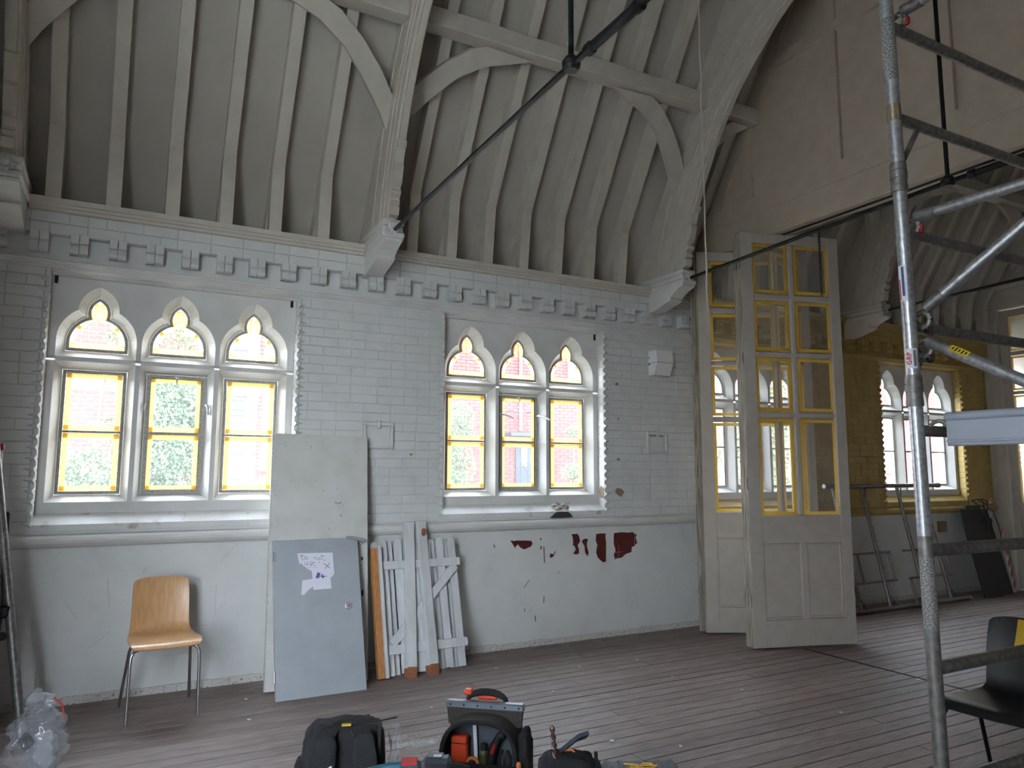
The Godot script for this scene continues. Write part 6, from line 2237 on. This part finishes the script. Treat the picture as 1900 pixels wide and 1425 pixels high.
	for x in [20.9, 22.6, 24.4]: ext_window(b4, x, x + 0.8, 1.6, 3.4, z4 + 0.02, [2.5], M.extwhite)
	# plants
	tree("bushy_tree", "pale green bushy tree filling the nearest window's middle light", Vector3(0.9, -1.2, -5.6), [[Vector3(0.75, 1.55, -5.4), Vector3(0.55, 1.5, 0.4), 15000], [Vector3(-0.25, 1.15, -5.2), Vector3(0.75, 0.72, 0.4), 8000], [Vector3(0.72, 2.4, -5.6), Vector3(0.42, 0.65, 0.3), 5000]], 0.055, 101)
	tree("climbing_shrub", "thin leafy shrub against the brick at the nearest window", Vector3(-0.7, -1.2, -7.4), [[Vector3(-0.75, 2.2, -7.4), Vector3(0.22, 0.4, 0.15), 420], [Vector3(0.12, 2.15, -7.4), Vector3(0.42, 0.28, 0.15), 560], [Vector3(0.15, 3.62, -7.6), Vector3(0.42, 0.28, 0.15), 520], [Vector3(0.85, 3.75, -7.6), Vector3(0.32, 0.22, 0.15), 260], [Vector3(-0.2, 3.0, -7.2), Vector3(0.4, 0.12, 0.1), 150]], 0.062, 140)
	tree("ivy_tree", "green leafy tree at the left of the second window", Vector3(6.2, -1.2, -8.0), [[Vector3(6.25, 1.65, -8.2), Vector3(0.46, 0.62, 0.3), 3200], [Vector3(6.3, 2.55, -8.2), Vector3(0.42, 0.5, 0.3), 2200]], 0.055, 170)
	tree("small_shrub", "small pale shrub low in the second window's right light", Vector3(9.35, -1.2, -8.3), [[Vector3(9.3, 1.55, -8.4), Vector3(0.34, 0.22, 0.2), 1000], [Vector3(9.4, 2.5, -8.5), Vector3(0.26, 0.12, 0.15), 480]], 0.05, 190)
	tree("yard_tree", "green tree glimpsed through the folding doors' panes", Vector3(14.6, -1.2, -7.5), [[Vector3(14.3, 1.9, -7.8), Vector3(1.6, 1.3, 0.5), 3000], [Vector3(15.2, 3.2, -7.8), Vector3(1.5, 0.9, 0.5), 1600]], 0.1, 210)

func _ready() -> void:
	# --- camera ---
	var cam := Camera3D.new()
	cam.name = "camera"
	add_child(cam)
	cam.transform = Transform3D(Basis(Vector3(0.88078, 0.00216, 0.47352), Vector3(-0.05832, 0.99287, 0.10395), Vector3(-0.46992, -0.11917, 0.87463)), Vector3(0, 1.55, 5.9428))
	cam.fov = 55.065
	cam.near = 0.05
	cam.current = true
	# --- overcast sky, the only light ---
	var env := Environment.new()
	env.background_mode = Environment.BG_SKY
	var sm := ProceduralSkyMaterial.new()
	sm.sky_top_color = Color(0.87, 0.93, 1.0)
	sm.sky_horizon_color = Color(0.95, 0.975, 1.0)
	sm.ground_horizon_color = Color(0.62, 0.62, 0.6)
	sm.ground_bottom_color = Color(0.4, 0.4, 0.38)
	sm.sky_energy_multiplier = 4.0
	sm.ground_energy_multiplier = 2.2
	var sky := Sky.new()
	sky.sky_material = sm
	env.sky = sky
	env.tonemap_mode = Environment.TONE_MAPPER_LINEAR
	env.tonemap_exposure = 1.3
	env.ssao_enabled = true; env.ssil_enabled = true; env.sdfgi_enabled = true
	var we := WorldEnvironment.new()
	we.name = "world_environment"
	we.environment = env
	add_child(we)
	# --- structure ---
	make_materials()
	make_materials2()
	var tm := MB.new()
	tm.box(Vector3.ZERO, Vector3(1, 1, 0.0008))
	tape_mesh = tm.mesh()
	planks()
	wall_back()
	rng.seed = 3
	for k in 4: window(k + 1, WIN[k], k < 2, k > 1)
	ceiling()
	var tl := ["white arched roof truss at the far left edge", "white arched roof truss between the two nearest windows", "white arched roof truss beside the folding doors", "dim cream roof truss beyond the folding doors with broken plaster bracket"]
	for k in 4: truss(TRUSS[k], tl[k])
	tie_rod(TRUSS[1], "black iron tie rod with turnbuckle crossing the nearest bay")
	tie_rod(TRUSS[2], "black iron tie rod in front of the folding doors")
	tie_rod(TRUSS[3], "thin black tie rod in the yellow room beyond the doors")
	partition()
	other_walls()
	far_wall()
	things()
